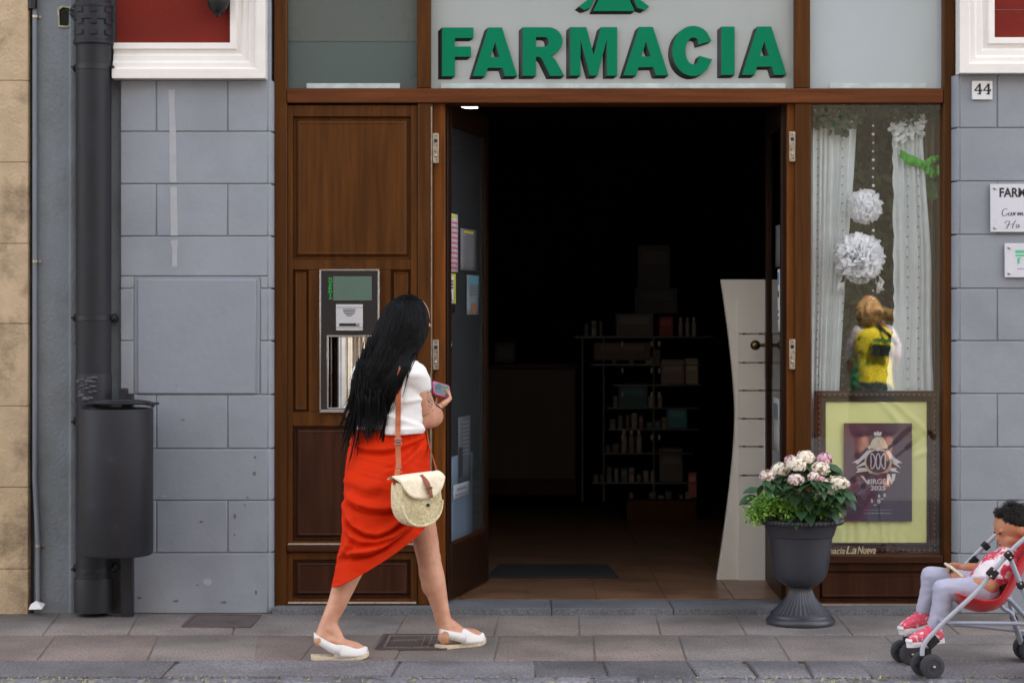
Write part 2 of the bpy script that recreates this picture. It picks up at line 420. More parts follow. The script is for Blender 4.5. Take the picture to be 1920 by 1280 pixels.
# sprigs and dry bits in the joints
g = MB(); g2 = MB()
for i in range(300):
    x = rng.uniform(-2.2, 2.2); y = -1.66 - abs(rng.gauss(0, .07)) if i % 3 else rng.uniform(-2.4, -1.66)
    tgt = g if i % 3 else g2
    for k in range(rng.randint(2, 6)):
        a = rng.uniform(0, 6.3); leaf(tgt, (x + rng.uniform(-.015, .015), y + rng.uniform(-.01, .01), -.006), (math.cos(a), math.sin(a), rng.uniform(.1, 1.1)), (0, 0, 1), rng.uniform(.008, .022), rng.uniform(.003, .007))
for i in range(70):
    x = rng.uniform(-2.4, 2.4); y = rng.choice([-1.286, -.633, -.05]) + rng.uniform(-.01, .01)
    for k in range(rng.randint(1, 3)):
        a = rng.uniform(0, 6.3); leaf(g2, (x + rng.uniform(-.02, .02), y, .001), (math.cos(a), math.sin(a), .1), (0, 0, 1), rng.uniform(.006, .014), rng.uniform(.003, .008))
g.build('joint_weeds', mat('dry_weed', C(164, 160, 112), .8, var=.3, vs=30), kind='stuff', label='small dry weeds in the cobble joints')
g2.build('joint_litter', mat('pale_chaff', C(190, 180, 158), .8, var=.3, vs=30), kind='stuff', label='pale chaff and dry petals in the paving joints')

# ================================================================== SHOP BUILDING
shop = thing('shop_building', 'grey block-coursed building with white mouldings holding the pharmacy front', 'building', (-1.5, .3, 0))
def course_wall(mb, xs_edges, courses, yf=0.0, gap=.0042, top=None):
    """blocks with recessed joints. courses: (py0,py1,[vertical joints px])"""
    for (pa, pb, js, (xa, xb)) in courses:
        e = [xa] + js + [xb]
        for i in range(len(e) - 1):
            x0 = (e[i] - 960) / 400 + (gap / 2 if i else 0); x1 = (e[i + 1] - 960) / 400 - (gap / 2 if i < len(e) - 2 else 0)
            z1 = (1150 - pa) / 400 - gap / 2; z0 = (1150 - pb) / 400 + gap / 2
            mb.box(x0, x1, yf, yf + .04, z0, z1)
Lj = [150, 247, 345, 443, 541, 639, 740, 841, 938, 1036, 1150]
g = MB(); cs = []
for i in range(10):
    js = [293, 427] if i in (0, 2, 6, 8) else []
    a, b = Lj[i], Lj[i + 1]
    if i in (3,): cs.append((a, 518, js, (226, 502))); cs.append((518, b, [], (226, 250))); cs.append((518, b, [], (489, 502)))
    elif i in (4, 5): cs.append((a, b, [], (226, 250))); cs.append((a, b, [], (489, 502)))
    else: cs.append((a, b, js, (226, 502)))
course_wall(g, None, cs)
g.box((226 - 960) / 400, (507 - 960) / 400, .007, .3, -.1, 2.9)
# rounded reveal of the pier
for i in range(10):
    a, b = Lj[i], Lj[i + 1]; z1 = (1150 - a) / 400 - .003; z0 = (1150 - b) / 400 + .003
    pr = [(502.0, .0), (506, .004), (509.5, .013), (511.5, .028), (512, .05), (512, .26), (502.0, .26)]
    g.loft([[Vector(((p[0] - 960) / 400, p[1], z)) for p in pr] for z in (z0, z1)])
g.build('wall', M['wall'], shop, bevel=.004)
Rj = [140, 240, 340, 440, 541, 639, 738, 838, 938, 1038, 1150]
g = MB(); cs = []
for i in range(10):
    js = [1870, 2066] if i % 2 == 0 else [1968]
    cs.append((Rj[i], Rj[i + 1], js, (1800, 2560)))
course_wall(g, None, cs)
g.box((1796 - 960) / 400, 9.2, .007, .3, -.1, 2.9); g.box(4.0, 9.2, .0, .3, 2.9, 3.2)
for i in range(10):
    a, b = Rj[i], Rj[i + 1]; z1 = (1150 - a) / 400 - .003; z0 = (1150 - b) / 400 + .003
    pr = [(1800.0, .0), (1800, .26), (1788, .26), (1788, .05), (1789, .028), (1792, .013), (1796, .004)]
    g.loft([[Vector(((p[0] - 960) / 400, p[1], z)) for p in pr] for z in (z0, z1)])
g.build('wall', M['wall'], shop, bevel=.004)
g = MB(); g.box((61 - 960) / 400, (226 - 960) / 400, .03, .3, -.1, 3.2)
g.loft([[Vector(((x - 960) / 400, y, z)) for x, y in ((126, .03), (131, .02), (137, .022), (142, .03))] for z in [k * .1 for k in range(0, 33)]])
g.build('recessed_wall', M['strip'], shop)
# plaster patch over the blocks
g = MB(); g.box((251.5 - 960) / 400, (487.5 - 960) / 400, .002, .04, (1150 - 739) / 400, (1150 - 519.5) / 400)
g.box((258 - 960) / 400, (480 - 960) / 400, -.006, .03, (1150 - 738) / 400, (1150 - 524) / 400)
g.build('plaster_patch', mat('patch_paint', C(143, 147, 157), .62, var=.05, vs=4, bump=.15, bs=30, spec=.3, col2=C(134, 138, 146), mask=(.45, .75), ms=4), shop, bevel=.005)
# pale paint run below the moulding, splashes and scuffs
g = MB()
pts = []
n = 40
for k in range(n + 1):
    z = (1150 - (168 + (500 - 168) * k / n)) / 400; wv = noise.noise(Vector((0, 0, z * 9))) * .004
    hw = (.016 + .004 * noise.noise(Vector((3, 0, z * 4)))) * (1 if k < n - 4 else .75)
    cx = (322 + 6 * k / n - 960) / 400
    pts.append((cx - hw + wv, cx + hw + wv * .5, z))
for k in range(n):
    a, b = pts[k], pts[k + 1]
    if any(abs(a[2] - (1150 - j) / 400) < .008 for j in (247, 345, 443)): continue
    g.quad((b[0], -.0012, b[2]), (b[1], -.0012, b[2]), (a[1], -.0012, a[2]), (a[0], -.0012, a[2]))
def splat(mb, px, py, r, y=-.0013, sy=1., n=14, seed=0):
    rr = random.Random(seed); x = (px - 960) / 400; z = (1150 - py) / 400
    mb.poly([(x + r * math.cos(6.283 * i / n) * (u := rr.uniform(.55, 1.1)), z + sy * r * math.sin(6.283 * i / n) * u) for i in range(n)], lambda a, b, w_: (a, y, b))
splat(g, 391, 1090, .024, seed=4); splat(g, 308, 930, .012, sy=.5, seed=5); splat(g, 409, 780, .004, seed=6); splat(g, 466, 820, .004, seed=7); splat(g, 323, 843, .01, sy=.3, seed=8); splat(g, 424, 843, .006, sy=.5, seed=12)
g.each('paint_run', mat('pale_paint', C(166, 168, 174), .6, var=.08, vs=20), shop)
g = MB()
for i, (px, py, r, sy) in enumerate([(478, 857, .006, 1.2), (477, 888, .009, 1.5), (464, 932, .006, 1), (459, 947, .005, 1.2), (440, 967, .007, 2), (377, 978, .012, .5), (440, 1002, .005, 1), (343, 787, .009, .6), (332, 723, .006, .6), (370, 1096, .008, .6), (420, 1128, .02, .3), (330, 1126, .02, .35), (262, 1120, .015, .4), (480, 1110, .006, 2)]):
    splat(g, px, py, r, sy=sy, seed=20 + i, y=-.0011 if not (258 < px < 480 and 524 < py < 738) else -.0075)
g.each('scuff_mark', mat('scuff_brown', C(104, 100, 102), .8, var=.2, vs=40), shop)
# white mouldings with red field
def moulding(mb, prof, path):
    """prof: (offset outwards in m, height proud of wall); path: inner-corner polyline in x,z with outward offsets"""
    mb.loft([[Vector((ox + o * dx, -h, oz + o * dz)) for (o, h) in prof] for (ox, oz, dx, dz) in path], closed=False)
prof = [(0, -.02), (0, .03), (.028, .034), (.034, .022), (.05, .02), (.062, .03), (.085, .032), (.09, .042), (.098, .046), (.118, .046), (.122, .062), (.128, .066), (.17, .066), (.17, -.02)]
g = MB(); q = 960
x1 = (433 - q) / 400; z0 = (1150 - 82) / 400
moulding(g, prof, [(x1, 3.7, 1, 0), (x1, z0, 1, -1), ((215 - q) / 400, z0, 0, -1)])
g.build('moulding', M['white'], shop, sharp=25)
g = MB(); x0 = (1862 - q) / 400; z0b = (1150 - 72) / 400
moulding(g, prof, [(3.2, z0b, 0, -1), (x0, z0b, -1, -1), (x0, 3.7, -1, 0)])
g.build('moulding', M['white'], shop, sharp=25)
g = MB(); g.box((218 - q) / 400, (434 - q) / 400, .006, .3, (1150 - 83) / 400, 3.7); g.build('red_panel', M['red'], shop)
g = MB()
for z in (2.695, 2.83, 2.965, 3.1, 3.25):
    g.box((1862 - q) / 400, 3.2, .004, .3, z + .0015, z + .1335)
g.box((1862 - q) / 400, 3.2, .008, .31, 2.69, 3.6)
g.build('red_panel', M['red'], shop)
# upper storeys, roof and the carcass behind, unseen and extended to block sun and sky
g = MB(); g.box(-2.25, 9.2, .02, .45, 3.2, 8.6); g.box(-2.3, 9.3, -.25, .5, 8.6, 8.8)
g.build('upper_wall', M['wall'], shop)
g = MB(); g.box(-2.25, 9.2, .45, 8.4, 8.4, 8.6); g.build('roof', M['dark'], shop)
g = MB()
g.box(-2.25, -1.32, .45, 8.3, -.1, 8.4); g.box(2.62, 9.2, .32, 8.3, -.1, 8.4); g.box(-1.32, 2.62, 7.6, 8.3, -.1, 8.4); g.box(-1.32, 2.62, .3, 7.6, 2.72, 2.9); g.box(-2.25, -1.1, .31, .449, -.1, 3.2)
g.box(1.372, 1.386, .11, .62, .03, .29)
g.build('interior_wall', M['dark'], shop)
# neighbour
nb = thing('sandstone_building', 'buff sandstone block facade beyond the thin conduit', 'building', (-3, .3, 0))
g = MB(); jj = [-200, 0, 152, 305, 457, 607, 761, 913, 1066, 1160]
for i in range(9):
    z1 = (1150 - jj[i]) / 400 - .0015; z0 = max(-.1, (1150 - jj[i + 1]) / 400 + .0015)
    e = [-900, -420, -140, 54] if i % 2 else [-900, -600, -240, 54]
    for k in range(3): g.box((e[k] - q) / 400 + .001, (e[k + 1] - q) / 400 - .001, -.012, .05, z0, z1)
g.box(-4.6, (52 - q) / 400, -.006, .4, -.1, 8.0)
g.build('wall', M['stone'], nb, bevel=.003)
g = MB(); g.box((54.5 - q) / 400, (60.8 - q) / 400, .04, .4, -.1, 8); g.build('gap_filler', mat('dark_joint', C(52, 56, 50), .9, var=.3, vs=20), nb)  # dark greenish strip between the two buildings

# ================================================================== SHOPFRONT
YF = .05
front = thing('wooden_shopfront', 'brown wooden pharmacy front with frosted top panes and panelled side', 'shopfront', (.4, .1, .03))
def fb(mb, px0, py0, px1, py1, y, d): mb.pbox(px0, py0, px1, py1, y, d)
g = MB()
fb(g, 513, -260, 538, 1136, YF, .2); fb(g, 1769, -260, 1790, 1136, YF, .2)
fb(g, 782, -260, 808, 166, YF + .004, .16); fb(g, 1490, -260, 1519, 166, YF + .004, .16)
fb(g, 783, 193, 812, 1134, YF + .004, .16); fb(g, 1491, 193, 1521, 1134, YF + .004, .16)
g.each('post', M['wood'], front, bevel=.005)
g = MB(); fb(g, 538, 166, 1769, 193, YF - .006, .19); fb(g, 538, -260, 1769, -235, YF, .19)
g.each('transom_rail', M['woodx'], front, bevel=.004)
g = MB(); fb(g, 812, 193, 835, 1132, YF + .03, .07); fb(g, 1476, 193, 1491, 1132, YF + .03, .07)
g.each('door_lining', M['woodl'], front, bevel=.004)
g = MB(); fb(g, 806.5, 700, 809.5, 1132, YF - .002, .01); fb(g, 808, 200, 810, 700, YF - .001, .01); g.build('metal_edge', M['nickel'], front)
# frosted panes, their reflections painted as differing tones
m_fl = mat('frosted_pane', C(166, 172, 170), .34, var=.06, vs=1.4, coat=.3, spec=.5)
m_fd = mat('dark_reflection_pane', C(82, 94, 92), .3, var=.08, vs=1.6, coat=.15, spec=.3)
m_fr = mat('clear_frosted_pane', C(176, 186, 190), .3, var=.04, vs=2, coat=.6, spec=.5)
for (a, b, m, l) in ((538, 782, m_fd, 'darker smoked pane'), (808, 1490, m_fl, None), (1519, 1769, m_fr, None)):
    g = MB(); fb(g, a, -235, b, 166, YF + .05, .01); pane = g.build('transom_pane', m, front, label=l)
    g = MB(); w_ = 46 if b - a < 300 else 24
    fb(g, a + w_ * .8, 156.5, b - w_ * .7, 165.6, YF + .044, .0055); g.build('white_edge_strip', mat('edge_strip', C(186, 200, 198), .4, var=.2, vs=14), pane)
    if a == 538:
        g = MB(); fb(g, a, -235, b, 78, YF + .0475, .002); g.build('upper_reflection', mat('pane_reflection', C(92, 98, 94), .3, var=.05, vs=2, coat=.15, spec=.3), pane)  # upper band painted in as a reflection on the pane
# fixed panelled leaf on the left
def raised(mb, px0, py0, px1, py1, y, rim=9, depth=.016):
    """field recessed behind its frame with a bevelled raised centre"""
    f = lambda px, py, yy: Vector((PX(px, YF), yy, PZ(py, YF)))
    o = [(px0, py1), (px1, py1), (px1, py0), (px0, py0)]
    def ins(k): return [(px0 + k, py1 - k), (px1 - k, py1 - k), (px1 - k, py0 + k), (px0 + k, py0 + k)]
    R_ = [[f(*p, y) for p in ins(0)], [f(*p, y + depth) for p in ins(1.2)], [f(*p, y + depth) for p in ins(rim * .45)], [f(*p, y + depth * .35) for p in ins(rim * .75)], [f(*p, y + depth * .1) for p in ins(rim)], [f(*p, y + depth * .25) for p in ins(rim + 2)], [f(*p, y + depth * .25) for p in ins(rim + 3.5)]]
    mb.loft(R_, cap0=False, cap1=True)
yl = YF + .014
g = MB()
fb(g, 538, 197, 549, 1020, yl, .05); fb(g, 770, 197, 783, 1020, yl, .05)                     # stiles
fb(g, 549, 197, 770, 219, yl + .001, .05); fb(g, 549, 486, 770, 506, yl + .001, .05); fb(g, 549, 772, 770, 799, yl + .001, .05); fb(g, 549, 1013, 770, 1020, yl + .001, .05)
fb(g, 578, 506, 601, 772, yl + .002, .05); fb(g, 709, 506, 733, 772, yl + .002, .05)
fb(g, 538, 1035, 549, 1130, yl, .05); fb(g, 770, 1035, 783, 1130, yl, .05); fb(g, 549, 1035, 770, 1049, yl + .001, .05); fb(g, 549, 1121, 770, 1130, yl + .001, .05)
leafp = g.build('panelled_leaf', M['wood'], front, bevel=.003)
g = MB(); raised(g, 549, 219, 770, 486, yl, 11); raised(g, 549, 506, 578, 772, yl, 5); raised(g, 733, 506, 770, 772, yl, 6)
g.build('raised_panel', M['wood'], leafp, sharp=12)
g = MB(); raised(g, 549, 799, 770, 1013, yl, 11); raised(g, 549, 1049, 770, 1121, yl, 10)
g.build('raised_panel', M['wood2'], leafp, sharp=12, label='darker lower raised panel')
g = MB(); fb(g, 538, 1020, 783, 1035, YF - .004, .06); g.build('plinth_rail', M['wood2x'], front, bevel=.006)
g = MB(); fb(g, 540, 1018.6, 783, 1020.6, YF - .003, .02); fb(g, 540, 1128.5, 780, 1131, YF - .003, .02); g.each('pale_edge', mat('edge_highlight', C(170, 158, 146), .5, var=.3, vs=30, vscale=(2, 1, 1)), front)  # pale strips: edge highlights painted as colour
g = MB(); fb(g, 538, 1131, 783, 1135.5, YF, .06); g.build('bottom_rail', M['wood2x'], front)
# display window on the right: glass, sill, panel below
g = MB(); fb(g, 1520, 193, 1769, 1041, YF + .04, .006); g.build('window_glass', M['glass'], front)
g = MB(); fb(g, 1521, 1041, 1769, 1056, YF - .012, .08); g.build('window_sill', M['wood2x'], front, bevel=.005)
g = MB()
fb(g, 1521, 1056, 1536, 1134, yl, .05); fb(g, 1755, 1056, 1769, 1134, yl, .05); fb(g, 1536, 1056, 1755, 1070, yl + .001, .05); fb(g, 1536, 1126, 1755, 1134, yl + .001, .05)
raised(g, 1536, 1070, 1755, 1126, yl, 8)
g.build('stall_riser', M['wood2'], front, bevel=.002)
g = MB(); fb(g, 1524, 1132, 1789, 1136, YF - .004, .05); g.each('pale_edge', mat('tan_edge', C(150, 134, 118), .5, var=.3, vs=30), front)  # thin tan strip along the foot of the riser
# display box
g = MB()
g.box(1.372, PX(1800, .1), .62, .64, 0.2, 2.7); g.box(1.387, PX(1790, .13), .135, .61, 2.6, 2.69)
g.build('display_back', mat('display_backing', C(56, 62, 42), .8, var=.35, vs=7, col2=C(44, 62, 38), mask=(.45, .6), ms=9), front)
g = MB(); g.box(1.387, 2.1, .1, .618, .2, .29); g.build('display_floor', M['wood2'], front)
g = MB(); g.box(1.387, 2.1, .6, .617, 1.44, 1.47); g.build('display_rail', M['woodx'], front)
# ------------------------------------------------------------------ doorstep and shop floor
g = MB(); g.tint = C(112, 112, 118)
x = (512 - 960) / 400
for xe in (1035, 1262, 1520, 1790):
    xb = (xe - 960) / 400; k = rng.uniform(.9, 1.05); slab(g, [(x, -.045), (xb - .004, -.045), (xb - .004, .25), (x, .25)], -.05, .032, tuple(c * k for c in C(102, 103, 107)), .006); x = xb
g.build('doorstep', m_slab, kind='structure')
m_tile = mat('brown_floor_tile', C(126, 92, 68), .45, var=.18, vs=4, coat=.15, col2=C(92, 66, 50), mask=(.45, .7), ms=3)
g = MB()
for i in range(-6, 12):
    for k in range(0, 22):
        a = i * .33 + .08; b = .25 + k * .33; g.box(a + .002, a + .328, b + .002, b + .328, -.05, .036)
g.box(-1.9, 4, .25, 7.6, -.06, .031)
g.build('shop_floor', m_tile, kind='structure')
# ================================================================== FAR SIDE OF THE STREET (seen only in the glass and steel; tones and height shaped for bounce and reflections)
ob = thing('terraced_building', 'dark brown row with pale end houses across the street, mirrored in the shop glass', 'building', (0, -15, 0))
g = MB()
for a, b_ in ((-13, -11), (-7.6, -6.4), (-4.6, -4.0), (6.4, 9.6), (10.6, 15)): g.box(a, b_, -14.1, -13.97, -.1, 9.5)  # unseen pale strips added for sun bounce and striped reflections
g.each('bounce_front', mat('cream_render', C(186, 170, 142), .8, var=.12, vs=1.5), ob)
g = MB(); g.box(-16, 16, -16, -14, -.1, 9.5); g.build('wall', mat('dark_render', C(74, 66, 54), .8, var=.3, vs=.6), ob)
for i in range(9):
    g = MB(); x = -12 + i * 3; g.box(x - .6, x + .6, -14.02, -13.9, .0 if i % 2 else .9, 2.5); g.box(x - .5, x + .5, -14.02, -13.9, 3.3, 4.7)
    g.each('window', M['wood2'], ob)
# ================================================================== SIGN
YS = YF + .05
def arc(cx, cy, rx, ry, a0, a1, n): return [(cx + rx * math.cos(R(a0 + (a1 - a0) * i / n)), cy + ry * math.sin(R(a0 + (a1 - a0) * i / n))) for i in range(n + 1)]
def letter_A(x0, x1, t, b):
    w_ = x1 - x0; h = b - t; X = lambda u: x0 + u * w_; Y = lambda v: t + v * h
    return [[(X(.0), Y(1)), (X(.28), Y(1)), (X(.335), Y(.83)), (X(.665), Y(.83)), (X(.72), Y(1)), (X(1), Y(1)), (X(.655), Y(0)), (X(.345), Y(0))], [(X(.5), Y(.3)), (X(.6), Y(.61)), (X(.4), Y(.61))]]
def letter_F(x0, x1, t, b):
    w_ = x1 - x0; h = b - t; X = lambda u: x0 + u * w_; Y = lambda v: t + v * h
    return [[(X(0), Y(1)), (X(.41), Y(1)), (X(.41), Y(.6)), (X(.92), Y(.6)), (X(.92), Y(.39)), (X(.41), Y(.39)), (X(.41), Y(.215)), (X(1), Y(.215)), (X(1), Y(0)), (X(0), Y(0))]]
def letter_I(x0, x1, t, b): return [[(x0, b), (x1, b), (x1, t), (x0, t)]]
def letter_M(x0, x1, t, b):
    w_ = x1 - x0; h = b - t; X = lambda u: x0 + u * w_; Y = lambda v: t + v * h
    return [[(X(0), Y(1)), (X(.22), Y(1)), (X(.22), Y(.25)), (X(.42), Y(1)), (X(.58), Y(1)), (X(.78), Y(.25)), (X(.78), Y(1)), (X(1), Y(1)), (X(1), Y(0)), (X(.655), Y(0)), (X(.5), Y(.58)), (X(.345), Y(0)), (X(0), Y(0))]]
def letter_R(x0, x1, t, b):
    w_ = x1 - x0; h = b - t; X = lambda u: x0 + u * w_; Y = lambda v: t + v * h
    bowl = [(X(.62 + .34 * math.cos(R(a))), Y(.285 + .285 * math.sin(R(a)))) for a in range(-90, 61, 15)]
    return [[(X(0), Y(1)), (X(0), Y(0))] + bowl + [(X(.68), Y(.585)), (X(.78), Y(.66)), (X(1), Y(1)), (X(.66), Y(1)), (X(.47), Y(.66)), (X(.4), Y(.605)), (X(.32), Y(.605)), (X(.32), Y(1))],
            [(X(.32), Y(.2)), (X(.32), Y(.4)), (X(.54), Y(.4)), (X(.6), Y(.37)), (X(.625), Y(.3)), (X(.6), Y(.225)), (X(.54), Y(.2))]]
def letter_C(x0, x1, t, b):
    w_ = x1 - x0; h = b - t; X = lambda u: x0 + u * w_; Y = lambda v: t + v * h
    o = [(X(.52 + .52 * math.cos(R(a))), Y(.5 + .52 * math.sin(R(a)))) for a in range(-36, -331, -12)]
    o = [(X(.98), Y(.29))] + [(X(.52 + .52 * math.cos(R(a))), Y(.5 + .52 * math.sin(R(a)))) for a in range(-48, -313, -12)] + [(X(1.0), Y(.675))]
    i_ = [(X(.68), Y(.6))] + [(X(.53 + .2 * math.cos(R(a))), Y(.5 + .28 * math.sin(R(a)))) for a in range(60, 301, 15)] + [(X(.66), Y(.37))]
    return [o + i_]
sign = thing('pharmacy_sign', 'green block letters FARMACIA with black edges on the frosted pane', 'sign', (.46, YS, 2.6))
m_green = mat('sign_green', C(0, 120, 84), .5, var=.03, vs=3, spec=.12)
m_side = mat('sign_edge_black', C(22, 24, 28), .5, var=.05)
def block_letter(name, loops, back=(-7.5, 5.5)):
    """letter with a solid, obliquely cut body running back to the pane"""
    y0, y1 = YS - .016, YS - .001
    mb = MB(); f = lambda u, v, w_: Vector((PX(u, YS), y0, PZ(v, YS)))
    loops = [[(u, -v) for u, v in l] for l in loops]
    ff = lambda u, v, w_: f(u, -v, 0)
    mb.cur = 0; mb.poly(loops, ff)
    mb.cur = 1
    for k, l in enumerate(loops):
        a = sum(l[i][0] * l[(i + 1) % len(l)][1] - l[(i + 1) % len(l)][0] * l[i][1] for i in range(len(l)))
        l = l if (a > 0) == (k == 0) else l[::-1]
        n = len(l); A = [ff(u, v, 0) for u, v in l]; B = []
        for u, v in l: p = ff(u + back[0], v - back[1], 0); p.y = y1; B.append(p)
        mb.add(A + B, [(i, i + n, (i + 1) % n + n, (i + 1) % n) for i in range(n)])
    return mb.build(name, [m_green, m_side], sign, sharp=20)
for fn, a, b in ((letter_F, 829, 888), (letter_A, 887, 970), (letter_R, 980, 1058), (letter_M, 1069, 1157), (letter_A, 1169, 1253), (letter_C, 1260, 1335), (letter_I, 1352, 1377), (letter_A, 1391, 1474)):
    k = (a - 829) / 645; t = 53 - 2.2 * k; bt = 144 - 3 * k
    block_letter('letter', fn(a, b, t, bt))
# green cross with flared arms above the word (only its foot is in the picture)
cx, cy = 1151, -46
arms = []
for kk in range(4):
    a0 = 90 * kk
    for (u, v) in ((-13, 14), (-39, 68), (39, 68), (13, 14)):
        c_, s_ = math.cos(R(a0)), math.sin(R(a0)); arms.append((cx + u * c_ - v * s_, cy + (u * s_ + v * c_)))
block_letter('flared_cross', [[arms[i] for i in (0, 1, 2, 3, 12, 13, 14, 15, 8, 9, 10, 11, 4, 5, 6, 7)]] if False else [arms[0:4][::-1] + arms[4:8][::-1][0:0] + []] if False else [[arms[3], arms[2], arms[1], arms[0], arms[7], arms[6], arms[5], arms[4], arms[11], arms[10], arms[9], arms[8], arms[15], arms[14], arms[13], arms[12]]])
for sx in (-1, 1):
    block_letter('cross_ray', [[(cx + sx * 30, cy + 32), (cx + sx * 66, cy + 60), (cx + sx * 56, cy + 66), (cx + sx * 44, cy + 62)]])
# ================================================================== NUMBER TILE AND PLAQUES
m_tilew = mat('glazed_white_tile', C(228, 228, 232), .25, var=.03, coat=.4)
m_ink = mat('black_ink', C(38, 42, 48), .6, var=.1)
m_inkg = mat('green_ink', C(90, 196, 150), .6, var=.1)
t = thing('house_number_tile', 'small white glazed tile reading 44 on the grey wall', 'number tile', (PX(1842, 0), 0, PZ(187, 0)))
g = MB(); g.pbox(1823, 152, 1861, 187, -.014, .014); g.build('tile', m_tilew, t, bevel=.002)
g = MB(); g.pbox(1822.5, 149, 1861, 153, -.009, .009); g.build('mortar_lip', M['wall'], t)
g = MB()
def four(mb, x, y0):
    f = lambda u, v, w_: P(u, v, -.0155)
    fl = lambda l: [(a, -b) for a, b in l]
    ff = lambda u, v, w_: P(u, -v, -.0155)
    for l in ([(x + 9, y0), (x + 12, y0), (x + 3, y0 + 12), (x + 14.5, y0 + 12), (x + 14.5, y0 + 14), (x, y0 + 14), (x, y0 + 12)], [(x + 8, y0 + 1), (x + 12, y0), (x + 12, y0 + 19), (x + 8.5, y0 + 19)], [(x + 5.5, y0 + 18.5), (x + 12.5, y0 + 18.5), (x + 12.5, y0 + 20.5), (x + 5.5, y0 + 20.5)], [(x + 13, y0 + 10.5), (x + 14.5, y0 + 10), (x + 14.5, y0 + 15.5), (x + 13, y0 + 15)]):
        mb.poly(fl(l), ff)
four(g, 1827, 157); four(g, 1843.5, 157)
g.build('number_lettering', m_ink, t, smooth=False)
def plaque(name, label, x0, y0, x1, y1):
    t = thing(name, label, 'plaque', (PX((x0 + x1) / 2, 0), 0, PZ(y1, 0)))
    g = MB(); g.pbox(x0, y0, x1, y1, -.02, .008); g.build('plate', mat('plate_white', C(212, 212, 222), .3, var=.03, coat=.5), t, bevel=.0015)
    g = MB()
    for px in (x0 + 8, x1 - 8):
        for py in (y0 + 8, y1 - 8):
            c = P(px, py, -.02); g.lathe([(.0075, 0), (.0075, .003), (.004, .0055)], (0, 0, 0), 14)
            for i in range(len(g.v) - 42, len(g.v)): v = g.v[i]; g.v[i] = Vector((c.x + v.x, c.y - v.z, c.z + v.y))
            g.box(c.x - .003, c.x + .003, -.012, .004, c.z - .003, c.z + .003)
    g.each('screw', M['nickel'], t)
    return t
t = plaque('name_plaque', 'white plaque with bold capitals and black script on the grey wall', 1857, 345, 1992, 435)
g = MB(); ptext(g, 'FARMACIA', 1874, 352, 1972, 370, -.0208, offset=.032)
def stroke(mb, pts, w_, f):
    """pen stroke as a flat ribbon, wider on the down-strokes"""
    q = [Vector((a, b, 0)) for a, b in pts]; q = catmull(q, 5); L = []; Rr = []
    for i in range(len(q)):
        d = (q[min(len(q) - 1, i + 1)] - q[max(0, i - 1)]); d.normalize(); n_ = Vector((-d.y, d.x, 0))
        k = w_ * (.35 + .65 * abs(d.y)) * (.5 if i in (0, len(q) - 1) else 1); L.append(f(*(q[i] + n_ * k)[:2])); Rr.append(f(*(q[i] - n_ * k)[:2]))
    for i in range(len(q) - 1): mb.quad(L[i], L[i + 1], Rr[i + 1], Rr[i])
fp = lambda a, b: P(a, b, -.0208)
for s_ in ([(1889, 393), (1886, 391), (1881, 394), (1879, 400), (1882, 405), (1887, 403), (1890, 400)], [(1896, 399), (1892, 399), (1891, 404), (1895, 403), (1897, 398), (1896, 404), (1899, 403), (1901, 398), (1902, 404), (1903, 400), (1906, 398)], [(1908, 404), (1909, 398), (1910, 403), (1913, 398), (1913, 404), (1917, 398), (1917, 404), (1920, 402)],
           [(1884, 419), (1887, 415), (1893, 415), (1891, 421), (1888, 428), (1885, 427)], [(1905, 413), (1901, 419), (1898, 427), (1901, 428)], [(1886, 423), (1893, 421), (1902, 420)], [(1910, 421), (1906, 422), (1906, 427), (1910, 425), (1911, 421), (1910, 426), (1913, 425)]):
    stroke(g, s_, .75, fp)
g.build('lettering', m_ink, t, smooth=False)
t = plaque('green_logo_plaque', 'white plaque with green logo strokes below the lettered plaque', 1884, 456, 1992, 520)
g = MB(); ff = lambda u, v, w_: P(u, -v, -.0208)
for l in ([(1903, 469), (1950, 469), (1946, 474), (1904, 475)], [(1904, 477), (1946, 477), (1944, 480), (1904, 481)], [(1907, 483), (1915, 483), (1912, 487), (1912, 494), (1908, 496)], [(1926, 483), (1934, 483), (1931, 487), (1931, 494), (1927, 496)]):
    g.poly([(a, -b) for a, b in l], ff)
g.build('logo', m_inkg, t, smooth=False)
g = MB()
for a, b in ((1908, 1911), (1912, 1917), (1919, 1926)): g.pbox(a, 503.5, b, 504.8, -.0206, .001)
g.build('small_print', m_ink, t)
# ================================================================== DRAINPIPE, CONDUIT, CAVITY, SPOTLIGHT
yp = -.045
px_ = PX(175.5, yp); rp = 32.5 / 398
dp = thing('drainpipe', 'thick anthracite drainpipe with collars beside the litter bin', 'drainpipe', (px_, yp, 0))
g = MB(); z = lambda py: PZ(py, yp)
g.lathe([(rp, 0.03), (rp, 3.5)], (px_, yp, 0), 40); g.build('pipe', M['pipe'], dp)
g = MB(); prof = []
for a, b, k in ((1146, 1082, 1.1), (752, 700, 1.035), (86, 40, 1.09), (40, 8, 1.11)):
    g.lathe([(rp * .9, z(a)), (rp * k, z(a) + .002), (rp * k, z(b) - .008), (rp * (k - .04), z(b)), (rp * .9, z(b))], (px_, yp, 0), 40)
for py in (22, 44, 64):
    for an in (-122, -78, -34):
        a = R(an); dv = Vector((math.cos(a), math.sin(a), 0)); g.obox(Vector((px_, yp, z(py))) + dv * rp * 1.1, Vector((-dv.y, dv.x, 0)) * .016, dv * .006, Vector((0, 0, .011)))
for py in (12, 80):
    g.lathe([(rp * 1.05, z(py) - .012), (rp * 1.14, z(py) - .009), (rp * 1.14, z(py) + .004), (rp * 1.05, z(py) + .008)], (px_, yp, 0), 40)
g.each('collar', M['pipe'], dp)
g = MB()
